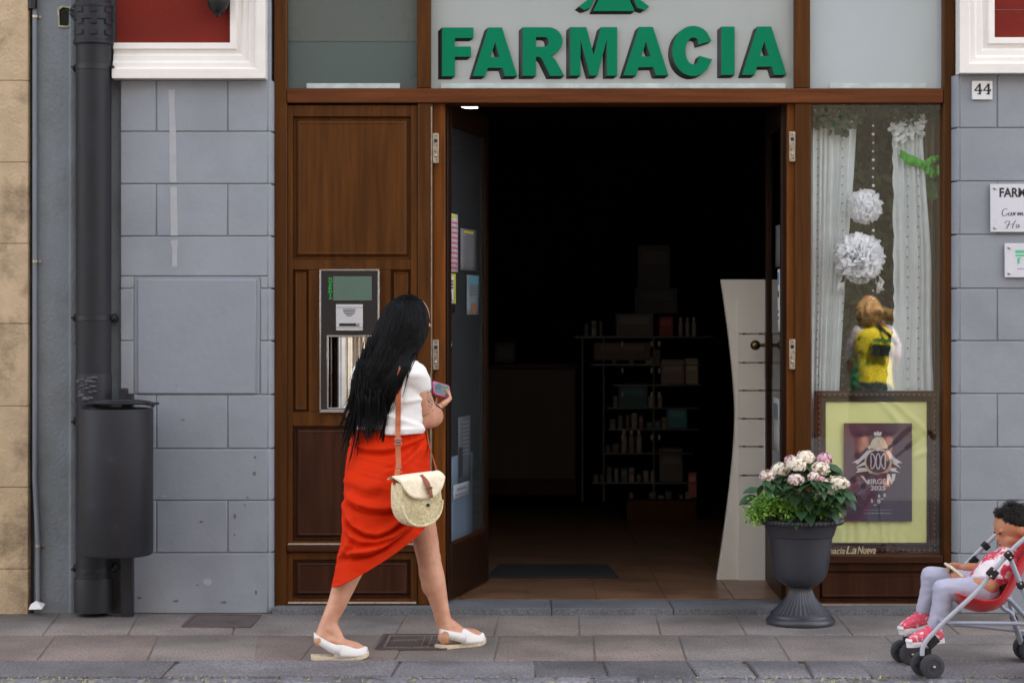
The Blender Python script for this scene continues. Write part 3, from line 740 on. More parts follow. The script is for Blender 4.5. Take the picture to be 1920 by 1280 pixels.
for py in (127, 596, 790, 1066):
    g.lathe([(rp * 1.0, z(py) - .014), (rp * 1.03, z(py) - .013), (rp * 1.03, z(py) + .013), (rp * 1.0, z(py) + .014)], (px_, yp, 0), 40)
    for s_ in (-1, 1):
        g.ell((px_ + s_ * (rp + .008), .0, z(py)), (.016, .05, .021), seg=14, rg=8)
        g.tube([(px_ + s_ * (rp + .012), -.05, z(py)), (px_ + s_ * (rp + .012), -.072, z(py))], .007, 8)
g.each('pipe_clamp', M['black'], dp)
g = MB()
for i in range(26):
    a = rng.uniform(-2.3, -1.3); zz = z(rng.uniform(705, 752)); g.ell((px_ + rp * 1.03 * math.cos(a), yp + rp * 1.03 * math.sin(a), zz), (rng.uniform(.008, .02), .006, rng.uniform(.004, .012)), seg=8, rg=5)
g.build('flaking_paint', mat('flaked_paint', C(72, 72, 80), .6, var=.3, vs=40, bump=.4), dp)
cdt = thing('cable_conduit', 'thin grey vertical conduit beside the sandstone edge', 'conduit', (PX(66, 0), .0, 0))
g = MB(); pts = [(PX(66 + (6 if py > 900 else 0) * min(1, (py - 900) / 120 if py > 900 else 0), .02), .012, PZ(py, .02)) for py in (18, 200, 500, 800, 900, 960, 1020, 1138)]
g.tube(pts, .0125, 12); g.build('pipe', mat('conduit_grey', C(124, 130, 140), .5, var=.08), cdt)
g = MB()
for py in (32, 490, 1022): c = PX(67 if py < 900 else 73, .02); g.tube([(c, .012, PZ(py, .02) - .006), (c, .012, PZ(py, .02) + .006)], .0165, 12); g.box(c, c + .024, .022, .032, PZ(py, .02) - .005, PZ(py, .02) + .005)
g.each('clip', M['nickel'], cdt)
g = MB(); g.tube([(PX(63, .02), .0, PZ(18, .02)), (PX(63, .02), .0, 3.4)], .022, 12); g.build('dark_sleeve', M['black'], cdt)
g = MB()
c = P(69, 1142, -.05)
pp = [c + Vector((a * .034, b * .03, .002 + h)) for a, b, h in ((-1, -.6, 0), (.9, -1, .004), (1, .7, .02), (-.3, 1, .034), (-.9, .5, .02), (.1, .1, .03))]
g.add(pp, [(0, 1, 5), (1, 2, 5), (2, 3, 5), (3, 4, 5), (4, 0, 5)]); g.build('crumpled_paper', M['paper'], smooth=False, solid=.002, label='small crumpled white paper at the foot of the conduit', cat='litter')
bx = thing('broken_junction_box', 'broken wall box with bare dark cavity beside the drainpipe top', 'junction box', (PX(121, 0), .03, PZ(50, 0)))
g = MB(); f = lambda u, v, w_: P(u, -v, .024 - w_)
g.poly([[(107, -16), (109, -51), (127, -52), (141, -44), (140, -14), (116, -11)][::-1], [(111, -19), (112, -48), (126, -49), (137, -42), (136, -17), (118, -14)][::-1]], f); g.build('rim', mat('broken_rim', C(170, 160, 136), .9, var=.4, vs=40), bx, smooth=False, solid=.004)
g = MB(); f = lambda u, v, w_: P(u, -v, .0285)
g.poly([(110, -18), (111, -49), (126, -50), (138, -43), (137, -16), (118, -13)][::-1], f); g.build('cavity', mat('cavity_black', C(26, 26, 12), .9, var=.4, vs=40), bx, smooth=False)
g = MB()
for k in range(7):
    a = P(rng.uniform(112, 138), rng.uniform(14, 30), .02); g.tube(catmull([a, a + Vector((rng.uniform(.0, .05), -.012, rng.uniform(-.06, .02))), a + Vector((rng.uniform(.02, .06), 0.0, rng.uniform(-.09, .03)))], 5), .002, 6)
g.build('loose_wire', M['black'], bx)
sp = thing('wall_spotlight', 'black round spotlight hanging on the oxblood panel', 'spotlight', (PX(410, 0), -.02, PZ(0, 0)))
g = MB(); c = P(409, -8, -.06)
g.ell(c, (.055, .05, .088), seg=24, rg=14); g.tube([c + Vector((0, 0, .0)), c + Vector((0, 0, .14))], .054, 20); g.build('housing', M['black'], sp)
g = MB(); g.box(c.x - .01, c.x + .01, -.04, .006, c.z + .02, c.z + .12); g.tube([c + Vector((.0, -.02, -.08)), c + Vector((0, -.01, -.1))], .012, 10); g.build('bracket', M['black'], sp)
# ================================================================== LITTER BIN
yb = -.275; cx = PX(218.5, yb); rb = 68 / (FPX / (yb - CAMY))
b = thing('litter_bin', 'dark grey cylindrical litter bin on a post in front of the pipe', 'litter bin', (cx, yb, 0))
zt = PZ(768, yb - rb * .8); zb = PZ(1046, yb - rb * .8)
g = MB()
g.lathe([(.02, zb + .002), (rb - .012, zb), (rb - .003, zb + .004), (rb, zb + .014), (rb, zt - .004), (rb - .002, zt), (rb - .009, zt - .003), (rb - .009, zb + .03), (.02, zb + .03)], (cx, yb, 0), 64)
g.build('drum', M['pipe'], b)
g = MB(); g.tube([(cx + rb * .98 * math.cos(a), yb + rb * .98 * math.sin(a), zt + .012 + .012 * math.sin(a)) for a in [R(q) for q in range(10, 175, 8)]], .012, 8)
g.box(cx - rb * .95, cx + rb * 1.02, yb + rb * .55, yb + rb * .95, zt + .012, zt + .022); g.build('rim_hood', M['pipe'], b, bevel=.003)
g = MB(); xp = PX(240, -.07); g.box(xp - .026, xp + .026, -.1, -.05, 0, zt + .06); g.build('post', M['pipe'], b, bevel=.003)
g = MB(); g.box(xp - .036, xp + .0, -.108, -.055, zt + .03, zt + .085); g.box(cx - .04, cx + .06, -.12, -.095, zb + .1, zb + .14); g.box(cx - .04, cx + .06, -.12, -.095, zt - .14, zt - .1); g.each('bracket', M['black'], b, bevel=.003)
# ================================================================== NIGHT HATCH
h = thing('night_service_hatch', 'mirror steel service hatch with intercom and green lettered screen in the wood leaf', 'service hatch', (PX(655, YF), YF, PZ(772, YF)))
yh = YF - .004
g = MB(); fb(g, 600, 506, 710, 630, yh, .03); fb(g, 600, 630, 616, 772, yh, .03); fb(g, 697, 630, 710, 772, yh, .03); fb(g, 616, 765, 697, 772, yh, .03); g.build('face_plate', M['dsteel'], h, bevel=.001)
g = MB()
for q in ((599, 505, 711, 507.5), (599, 507.5, 601.5, 771), (708.5, 507.5, 711, 771), (599, 768, 711, 773), (613, 628.5, 699, 631.5), (613, 631.5, 616, 766), (697, 631.5, 699, 766), (613, 764, 699, 766.5)): fb(g, *q, yh - .003, .01)
g.build('trim', M['steel'], h, bevel=.0008)
g = MB(); fb(g, 624, 518, 697, 563, yh - .002, .004); g.build('screen', mat('screen_green', C(84, 108, 98), .12, var=.06, vs=5, coat=.5), h)
g = MB(); fb(g, 614, 518.5, 624.5, 563, yh - .003, .006); led = g.build('led_strip', M['black'], h)
g = MB(); txt = 'GUARDIA'
for i, ch in enumerate(txt):
    a = 520 + i * 6.1; ptext(g, ch, 616.2 if ch != 'I' else 618.6, a, 622.8 if ch != 'I' else 620.2, a + 4.5, yh - .0035, offset=.015)
g.build('led_letters', mat('led_green', C(20, 150, 50), .5, emit=.12), led, smooth=False)
ic = None
g = MB(); fb(g, 630, 570.5, 680, 619.5, yh - .014, .016); ic = g.build('intercom', mat('silver_plastic', C(196, 196, 200), .4, var=.03, metal=.15), h, bevel=.0015)
g = MB()
for q in ((630.3, 576, 680, 576.7), (630.3, 613.7, 680, 614.4)): fb(g, *q, yh - .0145, .002)
for i, (a, b2) in enumerate(((643, 667), (643.5, 666.5), (644.5, 665.5), (646.5, 663.5), (650, 660))): fb(g, a, 579.2 + i * 2.9, b2, 580.6 + i * 2.9, yh - .0145, .002)
fb(g, 636, 606, 673.5, 611.5, yh - .0148, .002); g.build('grille', M['black'], ic)
g = MB(); fb(g, 667.5, 606.5, 672.5, 611, yh - .017, .003); g.build('call_button', M['nickel'], ic, bevel=.001)
g = MB(); xa, xb = PX(617, YF), PX(697, YF); za, zb_ = PZ(764, YF), PZ(632, YF)
rings = []
for k in range(81):
    u = k / 80; x = xa + .004 + (xb - xa - .004) * u; y = yh + .05 - .028 * math.sin(math.pi * u) + .006 * math.sin(u * 11 + 1) + .002 * math.sin(u * 27)
    rings.append([Vector((x, y, za + (zb_ - za) * j / 10)) for j in range(11)])
g.loft(rings, closed=False); g.build('revolving_drum', M['steel'], h, sharp=180)
g = MB(); g.box(xa - .01, xb + .01, yh + .085, yh + .1, za - .02, zb_ + .02); g.build('recess', M['black'], h)
# ================================================================== LOCK PLATES ON THE LINING
for (px, py, lab) in ((817, 278, 'worn steel lock plate high on the door jamb by the wooden leaf'), (817, 665, 'worn steel lock plate beside the woman on the door jamb'), (1485.5, 275, 'brassy lock plate high on the door jamb by the shop window'), (1485.5, 664, 'brassy lock plate at knob height on the jamb by the shop window')):
    t = thing('lock_plate', lab, 'lock plate', tuple(P(px, py, YF + .03)), 'lock plates on the door jambs')
    g = MB(); yl2 = YF - .003; dxx = 5.5
    fb(g, px - dxx, py - 28, px + dxx, py + 28, yl2, .04); g.build('plate', M['nickel'], t, bevel=.001)
    g = MB()
    for (dx, dy, r) in ((0, -14, 3.6), (2, 22, 1.4), (-1.5, 6, 1.4), (0, -23, 1.3), (2, -5, 1.2)):
        c = P(px + dx, py + dy, yl2); n = 12
        g.add([c + Vector((0, -.0006, 0))] + [c + Vector((r / 398 * math.cos(i * 6.283 / n), -.0006, r / 398 * math.sin(i * 6.283 / n))) for i in range(n)], [(0, i + 1, (i + 1) % n + 1) for i in range(n)])
    g.each('hole', M['black'], t, smooth=False)
    g = MB(); c = P(px, py + 14, yl2); g.ell(c, (.007, .008, .007), seg=12, rg=8); g.build('bolt', M['nickel'], t)
# ================================================================== DOOR LEAVES (each opened into the shop)
def door(label, hx, hy, ex, ey, side):
    """hinge at hx,hy; free edge at ex,ey (plan). Returns the thing and a map (u along leaf, v height, n towards the opening)"""
    d = Vector((ex - hx, ey - hy, 0)); L = d.length; d.normalize(); n = Vector((d.y, -d.x, 0)) * side
    t = thing('glazed_door', label, 'door', (hx, hy, .04), 'open leaves of the shop entrance')
    o = Vector((hx, hy, 0)); F = lambda u, v, k: o + d * u + Vector((0, 0, v)) + n * k
    def bxx(mb, u0, u1, v0, v1, k0, k1): mb.obox(F((u0 + u1) / 2, (v0 + v1) / 2, (k0 + k1) / 2), d * (u1 - u0) / 2, Vector((0, 0, (v1 - v0) / 2)), n * (k1 - k0) / 2)
    g = MB(); ztop = 2.41
    for q in ((0, .065, .045, ztop), (L - .065, L, .045, ztop), (.065, L - .065, .045, .3), (.065, L - .065, ztop - .11, ztop)): bxx(g, *q, -.015, .015)
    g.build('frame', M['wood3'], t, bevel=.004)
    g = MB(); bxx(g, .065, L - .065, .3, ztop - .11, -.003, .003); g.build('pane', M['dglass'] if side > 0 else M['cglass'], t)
    g = MB(); bxx(g, .065, L - .065, .3, .316, -.011, .011); g.build('glazing_bead', M['wood2x'], t)
    g = MB()
    for s_ in ((-1, 1) if side < 0 else ()):
        k0 = F(L - .034, 1.245, s_ * .014); k1 = F(L - .034, 1.245, s_ * .056); g.tube([k0, k1], .009, 10); g.ell(F(L - .034, 1.245, s_ * .068), .026, seg=18, rg=12)
        bxx(g, L - .052, L - .016, 1.08, 1.3, s_ * .0145, s_ * .019)
    if g.v: g.each('knob', M['brass'], t)
    return t, F, L, bxx, n
dl, FL, LL, bl, nl = door('glazed door leaf folded back with paper notices on its glass', PX(834, .1), .12, PX(911, .86), .86, 1)
dr, FR, LR, br, nr = door('glazed door leaf standing edge on with brass knobs', PX(1474, .1) - .005, .12, PX(1440, .87), .87, -1)
def notice(label, F, n, u0, u1, v0, v1, m, k=.006, marks=(), cat='notice', name='paper_notice'):
    """sheet taped to the glass; marks: (u0,v0,u1,v1 in 0..1, material)"""
    g = MB(); q = []
    for j in range(5):
        for i in range(4): q.append(F(u0 + (u1 - u0) * i / 3, v0 + (v1 - v0) * j / 4, k + .0012 * rng.random()))
    g.add(q, [(j * 4 + i, j * 4 + i + 1, j * 4 + i + 5, j * 4 + i + 4) for j in range(4) for i in range(3)])
    o = g.build(name, m, solid=.0006, label=label, cat=cat)
    if marks:
        by = {}
        for (a, b, c, d_, mm) in marks: by.setdefault(mm, []).append((a, b, c, d_))
        for mm, L_ in by.items():
            g = MB()
            for a, b, c, d_ in L_: g.quad(*[F(u0 + (u1 - u0) * x, v0 + (v1 - v0) * y, k + .003) for x, y in ((a, b), (c, b), (c, d_), (a, d_))])
            g.build('print', mm, o, smooth=False)
    return o
m_pink = mat('pink_print', C(214, 60, 120), .8); m_yel = mat('yellow_print', C(206, 200, 40), .8); m_grey = mat('grey_print', C(110, 112, 118), .8); m_lb = mat('blue_print', C(90, 150, 170), .8); m_dk = mat('dark_print', C(40, 42, 48), .8); m_skin0 = mat('brown_print', C(150, 96, 70), .8)
# px -> u on the left leaf (leaf plane in perspective)
def u_of(px):
    lo, hi = 0, LL
    for _ in range(40):
        m_ = (lo + hi) / 2; c = FL(m_, 1, 0)
        if 960 + c.x * FPX / (c.y - CAMY) < px: lo = m_
        else: hi = m_
    return lo
def v_of(u, py): c = FL(u, 1, 0); return CAMZ - (py - 590) * (c.y - CAMY) / FPX
def ln(label, x0, x1, y0, y1, m, marks=(), k=.006, **kw):
    a, b = u_of(x0), u_of(x1); uc = (a + b) / 2
    return notice(label, FL, nl, a, b, v_of(uc, y1), v_of(uc, y0), m, k, marks, **kw)
mk = []
for i in range(11): mk.append((.05, .05 + i * .087, .95, .065 + i * .087 + .012, m_pink)); mk += [(.12, .085 + i * .087, .8, .093 + i * .087, m_grey), (.12, .108 + i * .087, .6, .115 + i * .087, m_grey)]
mk = [q for q in mk if q[3] < .93] + [(.2, .93, .8, .98, m_yel)]
ln('tall white notice with pink ruled lines on the folded-back door', 836, 856, 401, 510, M['paper'], mk)
ln('greyish printed sheet right of the pink lined notice', 861, 890, 430, 507, mat('grey_paper', C(120, 120, 126), .8), [(.1, .1 + i * .07, .85, .12 + i * .07, m_grey) for i in range(11)] + [(.2, .9, .8, .95, m_yel)])
o = ln('yellow edged notice with a large numeral 1 on the folded-back door', 836.5, 851, 513, 569, M['paper'], [(.82, 0, 1, 1, m_yel), (0, .93, .82, 1, m_yel)] + [(.15, .5 + i * .11, .7, .56 + i * .11, m_dk) for i in range(3)] + [(.38, .12, .5, .36, m_dk), (.28, .09, .62, .12, m_dk), (.3, .3, .4, .34, m_dk)])
ln('black sticker under the yellow edged notice', 836.5, 851, 571, 586, M['black'])
ln('pale blue poster with a small figure behind the folded-back door glass', 873, 896, 516, 590, mat('pale_poster', C(120, 134, 142), .8), [(.1, .78, .9, .96, m_lb), (.2, .5, .8, .53, m_grey), (.2, .58, .8, .61, m_grey), (.2, .66, .8, .69, m_grey), (.35, .02, .7, .3, m_skin0)])
ln('small dark green sticker on the door glass above the held phone', 836.5, 846, 638, 655, mat('sticker_green', C(16, 70, 52), .6), [(.2, .4, .8, .65, M['paper']), (0, 0, .15, 1, m_yel)])
ln('long grey leaflet strip low on the folded-back door', 856, 880, 780, 905, mat('grey_leaflet', C(74, 80, 86), .7), [(.3, .9 - i * .06, .9, .92 - i * .06, m_grey) for i in range(9)] + [(.05, .1, .35, .55, m_dk)])
ln('small white label at the foot of the grey leaflet', 846, 876, 905, 932, mat('label_white', C(150, 156, 166), .7), [(.1, .2, .9, .35, m_grey), (.2, .55, .8, .7, m_grey)], k=.009)
ln('translucent pale sheet on the lower glass of the folded-back door', 837, 884, 852, 1036, mat('blue_grey_film', C(96, 112, 128), .5, var=.1, vs=3), k=.0045)
def rn(label, x0, x1, y0, y1, m, marks=(), kd=.7):
    yy = .35; g = None
    u0 = LR * .25 + (1 - (x1 - 1440) / 40) * .2
    ua, ub = .12 + (1476 - x1) / 36 * .5, .12 + (1476 - x0) / 36 * .5
    c = FR(ua, 1, 0); dd = c.y - CAMY
    return notice(label, FR, nr, ua, ub, CAMZ - (y1 - 590) * dd / FPX, CAMZ - (y0 - 590) * dd / FPX, m, .007, marks)
rn('grey sheet high on the knobbed door glass', 1461, 1475, 421, 500, mat('grey_sheet', C(96, 96, 98), .8))
rn('narrow white notice on the door glass behind the brass knob', 1468, 1475, 504, 622, M['paper'], [(.2, .75, .8, .95, m_lb), (.2, .2, .8, .24, m_grey), (.2, .3, .8, .34, m_grey), (.2, .55, .8, .65, m_dk)])
rn('pale leaflet low on the knobbed door glass', 1452, 1473, 748, 850, mat('pale_leaf', C(168, 166, 164), .8), [(.2, .6, .8, .9, m_grey)])
# ================================================================== DISPLAY WINDOW CONTENTS
m_lace = mat('white_voile', C(226, 236, 238), .85, var=.06, vs=12, bump=.25, bs=160, sheen=.3)
m_lace.node_tree.nodes['Principled BSDF'].inputs['Alpha'].default_value = .88
m_cream = mat('cream_voile', C(176, 170, 142), .85, var=.08, vs=12, bump=.25, bs=140)
def curtain(name, label, prof, y, folds, amp, m, seed=0, group=None, scallop=None, parent=None):
    """prof: rows (py, xl, xr); hangs in soft pleats"""
    rr = random.Random(seed); ph = [rr.uniform(0, 6.28) for _ in range(6)]
    rows_ = catmull([Vector((a, b, c)) for a, b, c in prof], 8); nx = folds * 10; rings = []
    for (py, xl, xr) in rows_:
        r_ = []
        for i in range(nx + 1):
            u = i / nx; uu = u + .018 * math.sin(u * 17 + ph[0]) ; k = math.sin(uu * folds * 6.283 + ph[1] + .4 * math.sin(py * .012 + ph[2])) + .35 * math.sin(uu * folds * 13.1 + ph[3])
            xe = xl + (xr - xl) * u
            if scallop and ((scallop == 'l' and i == 0) or (scallop == 'r' and i == nx)): xe += (-1 if scallop == 'l' else 1) * 3.5 * abs(math.sin(py / 26 * math.pi))
            p = P(xe, py, y); r_.append(Vector((p.x, y + amp * k, p.z)))
        rings.append(r_)
    g = MB(); g.loft(rings, closed=False)
    o = g.build(name, m, parent, sharp=80, label=label, cat=None if parent else 'curtain', group=group)
    return o
c1 = curtain('curtain', 'white voile curtain gathered behind the smaller pompom in the shop window', [(205, 1517, 1607), (330, 1517, 1600), (480, 1517, 1588), (600, 1517, 1580), (740, 1517, 1573), (800, 1517, 1576), (1000, 1517, 1576)], .165, 8, .007, m_lace, 1)
c2 = curtain('curtain', 'white lace curtain with scalloped edge right of the pompoms', [(228, 1674, 1728), (330, 1676, 1734), (480, 1677, 1745), (600, 1677, 1746), (680, 1668, 1748), (745, 1664, 1750), (1000, 1662, 1752)], .175, 6, .007, m_lace, 2, scallop='l')
c3 = curtain('curtain', 'cream inner curtain hanging behind the lace at the window edge', [(190, 1722, 1772), (400, 1726, 1766), (600, 1728, 1760), (1000, 1728, 1756)], .3, 4, .011, m_cream, 3, scallop='r')
def specks(parent, x0, x1, y0, y1, yy, cols, step):
    g = MB(); py = y0
    while py < y1:
        for cx in cols:
            if x0 <= cx <= x1: c = P(cx + rng.uniform(-1, 1), py, yy); g.ell(c, (.004, .003, .004), seg=6, rg=4)
        py += step
    g.build('embroidered_dot', m_grey, parent)
specks(c1, 1518, 1600, 262, 735, .154, (1533, 1580), 17); specks(c2, 1670, 1740, 330, 735, .164, (1702, 1722), 19)
g = MB()
for i in range(170):
    px = rng.uniform(1672, 1730); py = rng.gauss(240, 11); c = P(px, py, .15 + rng.uniform(0, .02)); a = Vector((rng.gauss(0, 1), rng.gauss(0, .6) - .5, rng.gauss(0, 1))); leaf(g, c, a, (0, -1, 0), rng.uniform(.015, .035), .022, .5)
g.build('ruched_heading', m_lace, c2)
def thin(m, k):
    """let part of the light through thin cloth or tissue"""
    n = m.node_tree; b = n.nodes['Principled BSDF']; o = n.nodes['Material Output']; t = n.nodes.new('ShaderNodeBsdfTranslucent'); x = n.nodes.new('ShaderNodeMixShader'); x.inputs[0].default_value = k
    src = b.inputs['Base Color'].links[0].from_socket; n.links.new(src, t.inputs[0]); n.links.new(b.outputs[0], x.inputs[1]); n.links.new(t.outputs[0], x.inputs[2]); n.links.new(x.outputs[0], o.inputs[0])
m_pom = mat('white_tissue', C(250, 251, 252), .8, var=.03, sheen=.2); thin(m_pom, .45)
def pompom(label, px, py, r, y, n, seed, tails=False):
    rr = random.Random(seed); c = P(px, py, y); r = r / (FPX / (y - CAMY)); t = thing('paper_pompom', label, 'pompom', tuple(c), 'tissue pompoms in the shop window')
    g = MB(); g.ell(c, r * .72, seg=20, rg=12)
    for i in range(n):
        d = Vector((rr.gauss(0, 1), rr.gauss(0, 1), rr.gauss(0, 1))); d.normalize()
        tdir = d.cross(Vector((rr.gauss(0, 1), rr.gauss(0, 1), rr.gauss(0, 1)))).normalized()
        p = c + d * r * rr.uniform(.62, .8)
        leaf(g, p, d * 1.0 + tdir * rr.uniform(.1, .6), tdir.cross(d), r * rr.uniform(.26, .36), r * rr.uniform(.2, .34), rr.uniform(-.4, .5))
    g.build('tissue_ball', m_pom, t, sharp=180)
    if tails:
        g = MB()
        for sx in (-1, 1):
            for k in range(3):
                p = c + Vector((sx * r * rr.uniform(.6, .75), -.02, -r * .75)); q = [p, p + Vector((sx * .012 + rr.uniform(-.02, .02), 0, -.03)), p + Vector((sx * .03 * rr.random(), .01, -.065 - rr.random() * .02))]
                for i in range(2): a, b = q[i], q[i + 1]; w_ = Vector((.008, 0, .002)); g.quad(a - w_, a + w_, b + w_, b - w_)
        g.build('ribbon_tail', m_pom, t, solid=.001)
    return t
pompom('smaller white tissue pompom hanging under the bead string', 1622, 387, 32, .13, 620, 3)
pompom('larger white tissue pompom with ribbon tails under the small one', 1611, 483, 46, .13, 1100, 4, True)
t = thing('bead_string', 'thin string of clear beads hanging in the window centre', 'bead string', tuple(P(1637, 380, .13)))
g = MB(); g.tube([P(1637, 200, .13), P(1637, 560, .13)], .0007, 5); g.build('thread', m_grey, t)
g = MB()
for py in list(range(236, 360, 16)) + [413, 432, 545, 560]: g.ell(P(1637 + rng.uniform(-.6, .6), py, .13), .0052 if py % 3 else .007, seg=10, rg=7)
g.each('bead', m_pom, t)
m_ivy = mat('ivy_leaf', C(30, 62, 28), .5, var=.35, vs=20)
m_gr = mat('green_tulle', C(88, 190, 60), .6, var=.25, vs=14)
t = thing('ivy_garland', 'dark ivy garland draped over the curtain tops in the window', 'garland', tuple(P(1640, 215, .14)))
g = MB(); stem = catmull([P(1518, 216, .15), P(1560, 222, .13), P(1590, 206, .15), P(1640, 200, .18), P(1685, 214, .15), P(1735, 204, .17), P(1768, 200, .17)], 8)
g.tube(stem, .003, 6)
for px_2, py_2 in ((1575, 232), (1585, 240), (1680, 236)): g.tube([P(px_2 - 6, 206, .14), P(px_2, py_2, .13)], .0015, 5)
g.build('vine', m_ivy, t)
g = MB()
for i in range(420):
    b_ = rng.choice(stem); p = b_ + Vector((rng.gauss(0, .03), rng.gauss(0, .02), rng.gauss(-.004, .024))); d = Vector((rng.gauss(0, 1), rng.gauss(-.5, .6), rng.gauss(-.4, .7))); leaf(g, p, d, (rng.gauss(0, .4), -1, rng.gauss(.3, .4)), rng.uniform(.022, .042), rng.uniform(.018, .034), .3)
for i in range(26):
    p = P(rng.gauss(1583, 8), rng.uniform(222, 248), .12); leaf(g, p, (rng.gauss(0, 1), -.3, -.6), (0, -1, .3), .034, .03, .3)
g.build('ivy_leaves', m_ivy, t)
# loose greenery against the back of the display
t = thing('window_greenery', 'dim trailing greenery against the back of the shop window', 'plant', tuple(P(1640, 500, .5)))
g = MB()
for i in range(420):
    px = rng.uniform(1590, 1690); py = rng.uniform(210, 740); p = P(px, py, rng.uniform(.48, .6)); d = Vector((rng.gauss(0, .6), rng.gauss(-.2, .4), rng.gauss(-.7, .6))); leaf(g, p, d, (rng.gauss(0, .5), -1, .2), rng.uniform(.03, .09), rng.uniform(.015, .04), .3)
g.build('foliage', mat('shade_leaf', C(66, 98, 50), .6, var=.4, vs=12), t)
t = thing('green_tulle_bow', 'bright green tulle bow pinned on the lace curtain', 'bow', tuple(P(1725, 310, .17)))
g = MB()
def tulle(pts, w_):
    q = catmull([P(a, b, .16 + c) for a, b, c in pts], 6); rings = []
    for i, p in enumerate(q):
        u = i / (len(q) - 1); k = w_ * (.35 + .65 * math.sin(math.pi * (.15 + .8 * u)))
        rings.append([p + Vector((0, .012 * math.sin(i * 1.3), -k)), p + Vector((.004, -.012 * math.cos(i * 1.7), -k * .2)), p + Vector((0, .01 * math.sin(i), k))])
    g.loft(rings, closed=False)
tulle([(1686, 286, 0), (1700, 297, -.02), (1715, 303, 0), (1733, 308, -.01)], .026); tulle([(1733, 309, 0), (1748, 300, -.02), (1762, 297, .01)], .02)
tulle([(1732, 310, 0), (1744, 318, -.015), (1752, 330, 0)], .035); tulle([(1752, 318, .01), (1762, 322, -.01), (1766, 333, .0)], .026); tulle([(1712, 300, 0), (1728, 312, -.01), (1736, 322, 0)], .012)
g.build('tulle', m_gr, t, solid=.001, sharp=120)
g = MB()
for i in range(60):
    p = P(rng.gauss(1742, 12), rng.uniform(338, 366), .19); leaf(g, p, (rng.gauss(0, 1), -.3, -.8), (0, -1, .2), .03, .022, .3)
g.build('spare_leaves', mat('bow_leaf', C(70, 110, 50), .6, var=.3), t)
# ------------------------------------------------------------------ framed poster
yq = .118
t = thing('framed_poster', 'ornate dark frame with lime cloth and purple event poster in the window', 'picture frame', tuple(P(1641, 1040, yq)))
def frame_bar(mb, prof, loop):
    rings = []
    for (x, z, dx, dz) in loop: rings.append([Vector((x + o * dx, yq - h_, z + o * dz)) for o, h_ in prof])
    rings.append([q.copy() for q in rings[0]]); mb.loft(rings, closed=False)
xa, xb, za, zb = PX(1548, yq), PX(1738, yq), PZ(1017, yq), PZ(753, yq)
g = MB(); frame_bar(g, [(0, -.01), (0, .004), (.008, .006), (.016, .004), (.02, .014), (.034, .02), (.042, .014), (.05, .016), (.052, -.015)], [(xa, za, -1, -1), (xb, za, 1, -1), (xb, zb, 1, 1), (xa, zb, -1, 1)])
g.build('frame', mat('carved_frame', C(56, 35, 24), .55, var=.3, vs=40, spec=.2), t, sharp=25)
g = MB(); n = 22
for (ax, az, bx_, bz) in ((xa - .034, za - .034, xb + .034, za - .034), (xb + .034, za - .034, xb + .034, zb + .034), (xb + .034, zb + .034, xa - .034, zb + .034), (xa - .034, zb + .034, xa - .034, za - .034)):
    k = n if ax != bx_ else int(n * 1.35)
    for i in range(k): u = i / k; g.ell((ax + (bx_ - ax) * u, yq - .02, az + (bz - az) * u), (.0035, .003, .0035), seg=7, rg=5)
g.build('beading', mat('worn_gilt', C(150, 112, 70), .4, metal=.4, var=.4, vs=60), t)
g = MB(); nx, nz = 48, 64; vs = []
for j in range(nz + 1):
    for i in range(nx + 1):
        u, v = i / nx, j / nz
        d1 = (u - .62) - (1 - v) * .9 - .06; f1 = math.exp(-((u - .55 - (1 - v) * 1.2) / .03) ** 2) + math.exp(-((u - .68 - (1 - v) * 1.5) / .03) ** 2)
        hgt = .004 * noise.noise(Vector((u * 5, v * 3, 1))) + .008 * f1 * (1 if v > .75 else 0) + .003 * math.sin(u * 60 + 3 * noise.noise(Vector((u * 8, v * 8, 0)))) * (1 if v < .16 else 0) + .006 * (math.exp(-((v - .55 - u * .3 + .2) / .02) ** 2) if u > .85 else 0)
        vs.append((xa + (xb - xa) * u, yq + .004 - hgt, za + (zb - za) * v))
g.add(vs, [(j * (nx + 1) + i, j * (nx + 1) + i + 1, (j + 1) * (nx + 1) + i + 1, (j + 1) * (nx + 1) + i) for j in range(nz) for i in range(nx)])
g.build('lime_cloth', mat('lime_satin', C(229, 234, 160), .5, var=.05, vs=4, sheen=.3), t, sharp=180)
# poster sheet: claret top left running to slate blue bottom right is printed on it
mp_ = mat('poster_print', C(94, 50, 66), .35, var=.06, vs=4, coat=.2, col2=C(66, 64, 84), mask=(.3, .7))
n_ = mp_.node_tree; L_ = n_.links
tc = [q for q in n_.nodes if q.type == 'TEX_COORD'][0]; sep = n_.nodes.new('ShaderNodeSeparateXYZ'); L_.new(tc.outputs['Object'], sep.inputs[0])
ma = n_.nodes.new('ShaderNodeMath'); ma.operation = 'SUBTRACT'; L_.new(sep.outputs[0], ma.inputs[0]); L_.new(sep.outputs[2], ma.inputs[1])
mr = n_.nodes.new('ShaderNodeMapRange'); L_.new(ma.outputs[0], mr.inputs[0]); mr.inputs[1].default_value = 1.62 - .75 - .12; mr.inputs[2].default_value = 1.87 - .6 + .02
mxn = [q for q in n_.nodes if q.type == 'MIX'][0]; L_.new(mr.outputs[0], mxn.inputs[0])
yp2 = yq - .012
g = MB(); g.pbox(1582, 793, 1710, 977, yp2, .003); ps = g.build('poster', mp_, t)
m_pc = mat('poster_cream', C(196, 184, 160), .6, var=.05); m_pw = mat('poster_white', C(206, 204, 206), .6, var=.05)
K = 140 / 943
fq = lambda u, v, w_=0: P(1575 + u * K, 790 - v * K, yp2 - .0012)
fq2 = lambda u, v, w_=0: P(1575 + u * K, 790 - v * K, yp2 - .002)
